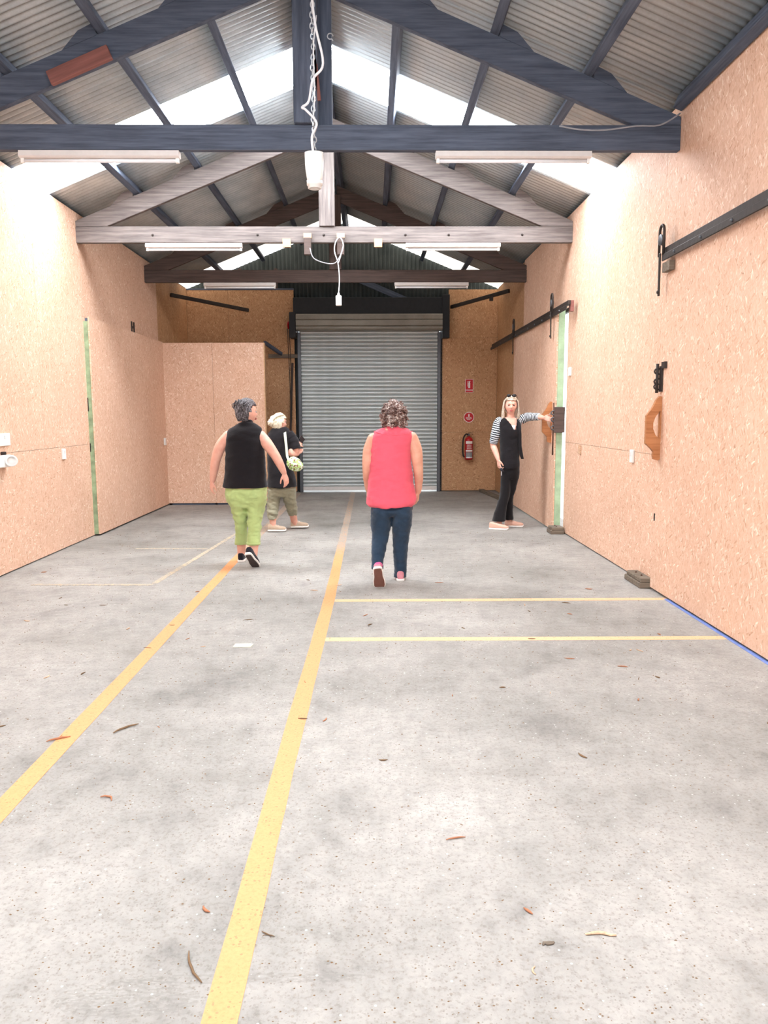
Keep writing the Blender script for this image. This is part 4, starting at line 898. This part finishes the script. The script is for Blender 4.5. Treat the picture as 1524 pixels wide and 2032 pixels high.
bm = bmesh.new(); A.limb(bm, [A.P(489, 847), A.P(490, 840, .01)], [.066, .060], 20); link('collar', mesh(bm), 'black_cloth', A.e, True)
for (a_, b_, y_, yo_) in ((466, 491, 1077, .138), (490, 516, 1078, -.103)):
    bm = bmesh.new(); c_ = A.P((a_+b_)/2, y_, yo_); skinrings(bm, [ring(bm, c_+Vector((0, 0, z_)), Vector((1, 0, 0)), Vector((0, 1, 0)), (b_-a_)/2*7.25/1496+.003, .070, 24) for z_ in (-.012, .012)]); link('hem', mesh(bm), 'green_cloth', A.e, True)
bm = bmesh.new(); A.rings(bm, hipA); A.rings(bm, legLA); A.rings(bm, legRA); me = bake(bm, .008, 3)
def wA(p, n, f=fold(.008, 8, 20, 3), g=fold(.004, 18, 34, 9)): return (f(p, n)+g(p, n))*(1.1 if .3 < p.z < .85 else .4)
wrinkle(me, wA); link('trousers', me, 'green_cloth', A.e, True)
shoe(A, anL+Vector((-.0, -.06, -anL.z)), (.05, 1, 0), (0, 0, 1), .25, 'shoe_black', 'white_sole', 'shoe')
hr = A.P(498, 1108, -.13); fw = Vector((.22, .62, -.62)).normalized(); shoe(A, Vector((hr.x-.01, -.27, .155)), fw, (0, .7, .7), .25, 'shoe_black', 'white_sole', 'shoe')
hA = haircap(A, hc, HA, kA, 'hair_grey', lambda x, y, z: not ((y > .018 and z < .062-.0*y) or (y > -.012 and z < -.005) or (z < -.088)), .010, .007, 2)
rg2 = random.Random(5); locks(A, hc, HA, kA, [[(x, -.05+rg2.uniform(-.04, .1), .118-abs(x)*.3), (x*1.5, -.09+rg2.uniform(-.02, .06), .07), (x*1.6, -.104+abs(x)*.8, .0), (x*1.3, -.092+abs(x)*.7, -.07)] for x in [rg2.uniform(-.055, .055) for _ in range(70)]], 'hair_grey', hA, .0045)

# ---- person with pale hair in a bun, shoulder bag, olive cropped trousers
B = Fig('person with a pale blonde bun in a loose black tunic and olive cropped trousers', 9.4, 562, 1050)
topB = [(847, 544, 566, .06, 0), (853, 535, 575, .085, 0), (868, 531, 579, .115, 0), (900, 530, 577, .135, 0), (930, 531, 581, .15, 0), (953, 530, 588, .165, 0), (966, 530, 589, .175, 0)]
hipB = [(952, 538, 582, .12, 0), (965, 532, 586, .13, 0), (978, 531, 586, .13, 0), (985, 535, 583, .10, 0)]
legLB = [(970, 530, 558, .125, 0), (995, 530, 556, .105, -.0), (1015, 530, 553, .088, -.04), (1030, 532, 549, .064, -.08)]
legRB = [(970, 557, 587, .125, 0), (990, 561, 588, .105, .04), (1010, 568, 590, .085, .10), (1023, 573, 590, .062, .15)]
hcB = B.P(554, 839, .0); HB = headframe((.80, .60, -.08)); kB = .93; bm = bmesh.new()
B.rings(bm, topB, -.024); B.rings(bm, hipB, -.035); B.rings(bm, legLB, -.03); B.rings(bm, legRB, -.03); headshape(bm, hcB, HB, kB)
B.limb(bm, [B.P(554, 860), B.P(553, 848)], [.055, .05]); aL, aR = B.P(542, 1045, -.08), B.P(586, 1040, .2)
B.limb(bm, [B.P(541, 1020, -.05), aL], [.05, .034]); B.limb(bm, [B.P(581, 1014, .12), B.P(583, 1030, .17), aR], [.05, .046, .034])
elR = B.P(587, 895, -.02); wrR = B.P(592, 884, .16)
B.limb(bm, [B.P(573, 863), B.P(583, 880, -.02), elR, B.P(590, 890, .07), wrR], [.052, .047, .04, .036, .026]); hand(bm, wrR, Vector((.03, .10, .05)), (-.5, .3, -.8), -1, .8, .15)
elL = B.P(574, 899, -.13); B.limb(bm, [B.P(577, 895, -.10), B.P(579, 901, -.09), B.P(590, 901, .04)], [.03, .042, .028]); hand(bm, B.P(590, 901, .04), Vector((.05, .10, .02)), (-.3, .0, .9), 1, .8, .15)
link('body', bake(bm, .0055), 'skin', B.e, True); eyes(B, hcB, HB, kB)
bm = bmesh.new(); B.rings(bm, topB, 0, 36); me = bake(bm, .009, 3); wrinkle(me, fold(.010, 6, 8, 5)); link('tunic', me, 'black_cloth', B.e, True)
sleeve(B, [B.P(571, 861), B.P(580, 874, -.01), B.P(586, 892, -.03)], [.07, .075, .072], 'black_cloth')
bm = bmesh.new(); B.rings(bm, hipB); B.rings(bm, legLB); B.rings(bm, legRB); me = bake(bm, .008, 3); wrinkle(me, fold(.010, 9, 22, 8)); wrinkle(me, fold(.005, 20, 34, 18)); link('trousers', me, 'olive_cloth', B.e, True)
shoe(B, Vector((aL.x-.07, aL.y-.01, .012)), (.97, .12, -.02), (0, 0, 1), .23, 'shoe_beige', 'white_sole'); shoe(B, Vector((aR.x-.06, aR.y-.01, .012)), (.97, .15, .0), (0, 0, 1), .23, 'shoe_beige', 'white_sole')
hB = haircap(B, hcB, HB, kB, 'hair_blonde', lambda x, y, z: not ((y > .03 and z < .06) or (y > .0 and z < -.0) or z < -.085), .012, .008, 6)
bm = bmesh.new(); bc = B.P(538, 839, -.05); q = bmesh.ops.create_icosphere(bm, subdivisions=4, radius=.045)
for v in bm.verts: v.co = bc+v.co*(1+.12*noise.noise(v.co*60)+.06*sin(math.atan2(v.co.z, v.co.x)*7))
link('hair_bun', mesh(bm), 'hair_blonde', B.e, True)
rg2 = random.Random(9); locks(B, hcB, HB, kB, [[(x, .04, .115-abs(x)*.3), (x*1.5, -.02, .12-abs(x)*.4), (x*1.3, -.09, .07), (x*.4-.01, -.118, .0)] for x in [rg2.uniform(-.06, .06) for _ in range(60)]], 'hair_blonde', hB, .005)
ph = box('mobile_phone', (-.006, -.07, -.036), (.006, .07, .036), 'phone', None, .003); ph.location = B.o+wrR+Vector((.035, .11, .075)); ph.rotation_euler = (radians(20), radians(-35), radians(-20)); tag(ph, 'dark phone held up by the person with the blonde bun', 'phone')
# shoulder bag
bgp = B.P(585, 921, -.20)+B.o; bag = empty('shoulder_bag', bgp, 'green and white patterned shoulder bag worn by the person with the blonde bun', 'bag')
bm = bmesh.new(); q = bmesh.ops.create_icosphere(bm, subdivisions=4, radius=1)
for v in bm.verts:
    p = v.co; v.co = Vector((p.x*.100*(1-.1*p.z), p.y*.055, p.z*.088-.02*p.x))*(1+.10*noise.noise(p*2.3))
link('bag_body', mesh(bm), 'floral', bag, True)
Bo = B.o-bgp; sp = [Bo+B.P(565, 853, -.045), Bo+B.P(566, 866, -.135), Bo+B.P(568, 885, -.165), Bo+B.P(570, 905, -.185), Vector((-.07, -.02, .05))]
bm = bmesh.new(); P = smoothpath(sp, 5); skinrings(bm, [ring(bm, p, Vector((1, 0, 0)), Vector((0, .8, .6)), .016, .004, 8) for p in P]); link('strap', mesh(bm), 'strap_white', bag, True)

# ---- person in the coral pink sleeveless blouse and jeans
C = Fig('person seen from behind in a sleeveless coral pink blouse and dark jeans, short curly hair', 6.45, 777, 1150)
topC = [(846, 764, 800, .055, 0), (851, 752, 811, .085, 0), (858, 742, 819, .105, 0), (872, 735, 821, .125, 0), (900, 734, 816, .135, 0), (932, 732, 818, .142, 0), (968, 729, 823, .152, 0), (992, 726, 826, .175, 0), (1001, 728, 823, .178, 0), (1005, 736, 815, .174, 0)]
hipC = [(978, 742, 812, .12, 0), (1000, 736, 819, .138, 0), (1014, 735, 819, .14, -.0), (1024, 739, 814, .11, 0)]
legLC = [(998, 740, 776, .12, -.01), (1012, 735, 777, .14, -.01), (1040, 736, 776, .108, .0), (1065, 737, 772, .092, .0), (1095, 737, 765, .078, -.07), (1128, 737, 760, .066, -.14)]
legRC = [(998, 779, 814, .12, -.01), (1012, 777, 819, .14, -.01), (1040, 778, 817, .105, .0), (1070, 779, 812, .09, .03), (1100, 780, 809, .08, .06), (1143, 782, 806, .068, .09)]
hcC = C.P(782, 826, .02); HC = headframe((.05, 1, -.12)); kC = .98; bm = bmesh.new()
C.rings(bm, topC[:-1], -.022); C.rings(bm, hipC, -.035); C.rings(bm, legLC, -.03); C.rings(bm, legRC, -.03); headshape(bm, hcC, HC, kC)
C.limb(bm, [C.P(781, 858), C.P(781, 840)], [.062, .055])
C.limb(bm, [C.P(741, 872), C.P(732, 895), C.P(729, 925, 0), C.P(729, 950, .08), C.P(731, 972, .17)], [.055, .052, .044, .038, .026])
C.limb(bm, [C.P(816, 870), C.P(825, 893, -.02), C.P(829, 925, -.02), C.P(831, 952, .03), C.P(830, 975, .07)], [.058, .056, .045, .038, .026])
hand(bm, C.P(731, 974, .17), Vector((0, .05, -.12)), (.8, .3, 0), 1, .6, .16); hand(bm, C.P(829, 977, .07), Vector((-.005, .03, -.12)), (-.8, .3, 0), -1, .9, .16)
C.limb(bm, [C.P(750, 1120, -.13), C.P(751, 1134, -.16)], [.042, .038]); C.limb(bm, [C.P(794, 1130, .08), C.P(794, 1148, .1)], [.042, .036])
link('body', bake(bm, .0055), 'skin_tan', C.e, True); eyes(C, hcC, HC, kC)
bm = bmesh.new(); C.rings(bm, topC, 0, 36); me = bake(bm, .008, 3)
def wC(p, n, f=fold(.007, 6, 18, 12), g=fold(.009, 16, 6, 4)): return f(p, n)+(g(p, n) if p.z > 1.28 else .4*g(p, n)*(p.z < .9))
wrinkle(me, wC); link('blouse', me, 'pink_cloth', C.e, True)
bm = bmesh.new(); C.limb(bm, [C.P(782, 853), C.P(782, 846, .01)], [.078, .068], 20); link('collar', mesh(bm), 'pink_cloth', C.e, True)
bm = bmesh.new(); tube(bm, [C.P(742, 856, -.05), C.P(760, 862, -.098), C.P(781, 864, -.115), C.P(803, 862, -.098), C.P(818, 856, -.05)], .004, 6); link('yoke_seam', mesh(bm), 'pink_cloth', C.e, True)
bm = bmesh.new(); C.rings(bm, hipC); C.rings(bm, legLC); C.rings(bm, legRC); me = bake(bm, .008, 3); wrinkle(me, fold(.006, 8, 18, 14)); wrinkle(me, fold(.003, 18, 36, 19)); link('jeans', me, 'denim', C.e, True)
for (x0_, x1_, y_, dy_, r_) in ((738, 760, 1127, -.14, .064), (782, 806, 1143, .09, .066)):
    bm = bmesh.new(); a_ = C.P((x0_+x1_)/2, y_-2, dy_); skinrings(bm, [ring(bm, a_+Vector((0, 0, z_)), Vector((1, 0, 0)), Vector((0, 1, 0)), (x1_-x0_)/2*6.45/1496+.004, r_, 24) for z_ in (-.014, .014)]); link('cuff', mesh(bm), 'denim', C.e, True)
for (x_, y_, dy_) in ((750, 1131, -.16), (794, 1147, .09)):
    bm = bmesh.new(); C.limb(bm, [C.P(x_, y_-8, dy_), C.P(x_, y_+3, dy_)], [.042, .038]); link('sock', mesh(bm), 'pinksock', C.e, True)
shoe(C, C.P(749, 1126, -.245), Vector((.10, .30, -.95)), (0, .95, .30), .215, 'shoe_pink', 'white_sole', w=1.15, tread='brown_sole'); shoe(C, Vector((C.P(794, 1150, .09).x, .0, 0)), (.02, 1, 0), (0, 0, 1), .24, 'shoe_pink', 'white_sole')
hC = haircap(C, hcC, HC, kC, 'hair_curly', lambda x, y, z: not (y > .05 and z < .06) and z > -.095, .004, .02, 8, fz=5); curls(C, hcC, HC, kC*.98, 460, .0085, 'hair_curly', hC, 3)

# ---- person at the far sliding door
D = Fig('person facing the camera in a long black vest, striped sleeves and flared black trousers', 9.5, 1003, 1050)
topD = [(828, 1001, 1023, .055, 0), (832, 991, 1031, .075, 0), (840, 986, 1034, .095, 0), (856, 990, 1034, .115, -.005), (880, 992, 1032, .108, 0), (905, 993, 1030, .115, 0), (922, 994, 1031, .12, 0), (930, 996, 1030, .118, 0)]
hipD = [(915, 996, 1030, .11, 0), (938, 995, 1031, .105, 0), (950, 996, 1029, .085, 0)]
legLD = [(935, 994, 1016, .095, 0), (965, 993, 1013, .078, -.01), (985, 991, 1011, .070, -.02), (1005, 985, 1006, .075, -.03), (1020, 980, 1004, .083, -.04), (1034, 976, 1003, .092, -.05)]
legRD = [(935, 1009, 1031, .095, 0), (965, 1006, 1025, .078, .02), (985, 1003, 1019, .068, .05), (1005, 1001, 1018, .073, .09), (1020, 1001, 1018, .080, .11), (1031, 1001, 1019, .088, .13)]
hcD = D.P(1014, 805, -.02); HD_ = headframe((-.12, -1, -.05)); kD = 1.0; bm = bmesh.new()
D.rings(bm, topD, -.012); D.rings(bm, hipD, -.03); D.rings(bm, legLD, -.035); D.rings(bm, legRD, -.035); headshape(bm, hcD, HD_, kD)
D.limb(bm, [D.P(1013, 838), D.P(1013, 820)], [.055, .048])
sL, eL, wL_ = D.P(989, 843), D.P(979, 882, .02), D.P(989, 913, -.08)
D.limb(bm, [sL, D.P(983, 862), eL, D.P(984, 898, -.04), wL_], [.052, .048, .040, .036, .025]); hand(bm, wL_, D.P(992, 938, -.12)-wL_, (.8, .3, 0), 1, 1.1, .165)
sR, eR, wR_ = D.P(1031, 836), D.P(1056, 827, -.08), D.P(1078, 829, -.20)
D.limb(bm, [sR, D.P(1045, 828), eR, D.P(1068, 827, -.14), wR_], [.052, .048, .041, .036, .025]); hand(bm, wR_, D.P(1100, 834, -.23)-wR_, (.1, .9, -.3), 1, .6, .165)
D.limb(bm, [D.P(993, 1018, -.035), D.P(990, 1042, -.05)], [.035, .034]); D.limb(bm, [D.P(1010, 1014, .11), D.P(1011, 1034, .13)], [.035, .034])
link('body', bake(bm, .005), 'skin', D.e, True); eyes(D, hcD, HD_, kD)
bm = bmesh.new(); D.rings(bm, topD, .002, 36); me = bake(bm, .008, 3); wrinkle(me, fold(.006, 6, 12, 21))
bm = bmesh.new(); bm.from_mesh(me); v0 = D.P(1020, 853); vt = D.P(1012, 826)       # V neckline
kill = [f for f in bm.faces if (lambda c: c.y < .02 and c.z > v0.z and abs(c.x-(v0.x+(vt.x-v0.x)*(c.z-v0.z)/(vt.z-v0.z))) < .085*(c.z-v0.z)/(vt.z-v0.z))(f.calc_center_median())]
bmesh.ops.delete(bm, geom=kill, context='FACES'); bm.to_mesh(me); bm.free(); link('vest', me, 'black_cloth', D.e, True)
bm = bmesh.new(); tri = [D.P(1020, 854, -.13), D.P(1013, 841, -.11), D.P(1026, 840, -.11)]
P = [(D.P(1020, 855, -.105), .006), (D.P(1020, 850, -.107), .014), (D.P(1019, 844, -.103), .024)]; skinrings(bm, [ring(bm, p, Vector((1, 0, 0)), Vector((0, 1, 0)), r_, .012, 12) for p, r_ in P]); link('undershirt', mesh(bm), 'white', D.e, True)
bm = bmesh.new(); fp = [(838, 1030, .02), (860, 1032, .022), (885, 1032, .024), (905, 1035, .026), (911, 1037, .02)]
skinrings(bm, [ring(bm, D.P(x_, y_, -.10), Vector((.9, .4, 0)), Vector((-.4, .9, 0)), r_, .008, 12) for y_, x_, r_ in fp]); link('vest_flap', mesh(bm), 'black_cloth', D.e, True)
sleeve(D, [D.P(996, 832), D.P(989, 840), D.P(983, 862), D.P(979, 880, .02)], [.045, .062, .058, .052], 'stripe'); sleeve(D, [sR+Vector((-.02, 0, 0)), D.P(1045, 828), eR, D.P(1070, 827, -.15)], [.06, .056, .05, .045], 'stripe')
bm = bmesh.new(); D.rings(bm, hipD); D.rings(bm, legLD); D.rings(bm, legRD); me = bake(bm, .007, 3); wrinkle(me, fold(.005, 6, 12, 24)); link('flared_trousers', me, 'black_trouser', D.e, True)
p1, p2 = D.P(971, 1047, -.06), D.P(1009, 1043, .13)
shoe(D, Vector((p1.x, p1.y, .0)), (.93, -.36, 0), (0, 0, 1), .245, 'shoe_peach', 'white_sole'); shoe(D, Vector((p2.x-.05, p2.y, .0)), (.95, -.12, 0), (0, 0, 1), .24, 'shoe_peach', 'white_sole')
hD = haircap(D, hcD, HD_, kD, 'hair_long', lambda x, y, z: not ((y > .022 and z < .068-.9*abs(x)*0) or (y > .0 and z < .03)) and z > -.10, .010, .007, 14)
rg2 = random.Random(15); pt_ = []
for s_ in (-1, 1):
    for i in range(46):
        a_ = rg2.uniform(0, 1); y_ = .045-.12*a_; pt_.append([(s_*.02, .05-.06*a_, .118), (s_*(.075+rg2.uniform(0, .008)), y_, .06), (s_*(.086+rg2.uniform(0, .012)), y_-.004, -.02), (s_*(.092+rg2.uniform(-.012, .02)), y_+rg2.uniform(-.02, .03), -.10), (s_*(.086+rg2.uniform(-.02, .03)), y_+rg2.uniform(-.02, .03), -.15-rg2.uniform(0, .03))])
locks(D, hcD, HD_, kD, pt_, 'hair_long', hD, .006)
# sunglasses pushed up into the hair
sg = empty('sunglasses', D.o+hcD+HD_ @ Vector((0, .068, .122)), 'dark sunglasses pushed up on the head of the person at the far door', 'sunglasses')
for s_ in (-1, 1):
    bm = bmesh.new(); sph(bm, HD_ @ Vector((s_*.032, .012, .004)), (.028, .006, .019), 16, HD_); link('lens', mesh(bm), 'lens', sg, True)
    bm = bmesh.new(); tube(bm, [HD_ @ Vector(v) for v in ((s_*.058, .01, .004), (s_*.075, -.03, -.02), (s_*.083, -.09, -.045))], .003, 6); link('temple_arm', mesh(bm), 'lens', sg, True)
bm = bmesh.new(); tube(bm, [HD_ @ Vector(v) for v in ((-.012, .014, .008), (0, .016, .012), (.012, .014, .008))], .003, 6); link('bridge', mesh(bm), 'lens', sg, True)
kp = D.P(995, 932, -.13)+D.o; ky = empty('car_key', kp, 'black and silver keys held low by the person at the far door', 'keys')
bm = bmesh.new(); bbox(bm, (-.016, -.007, -.05), (.016, .007, .02), .005); o = link('key_fob', mesh(bm), 'phone', ky, True); o.rotation_euler = (0, radians(-50), 0)
bm = bmesh.new(); bbox(bm, (-.006, -.002, -.075), (.006, .002, .0), .001); link('key_blade', mesh(bm), 'silver', ky); bm = bmesh.new(); tube(bm, [Vector((.014*cos(a), 0, .014*sin(a)+.014)) for a in [i*pi/6 for i in range(13)]], .002, 6); link('key_ring', mesh(bm), 'silver', ky, True)
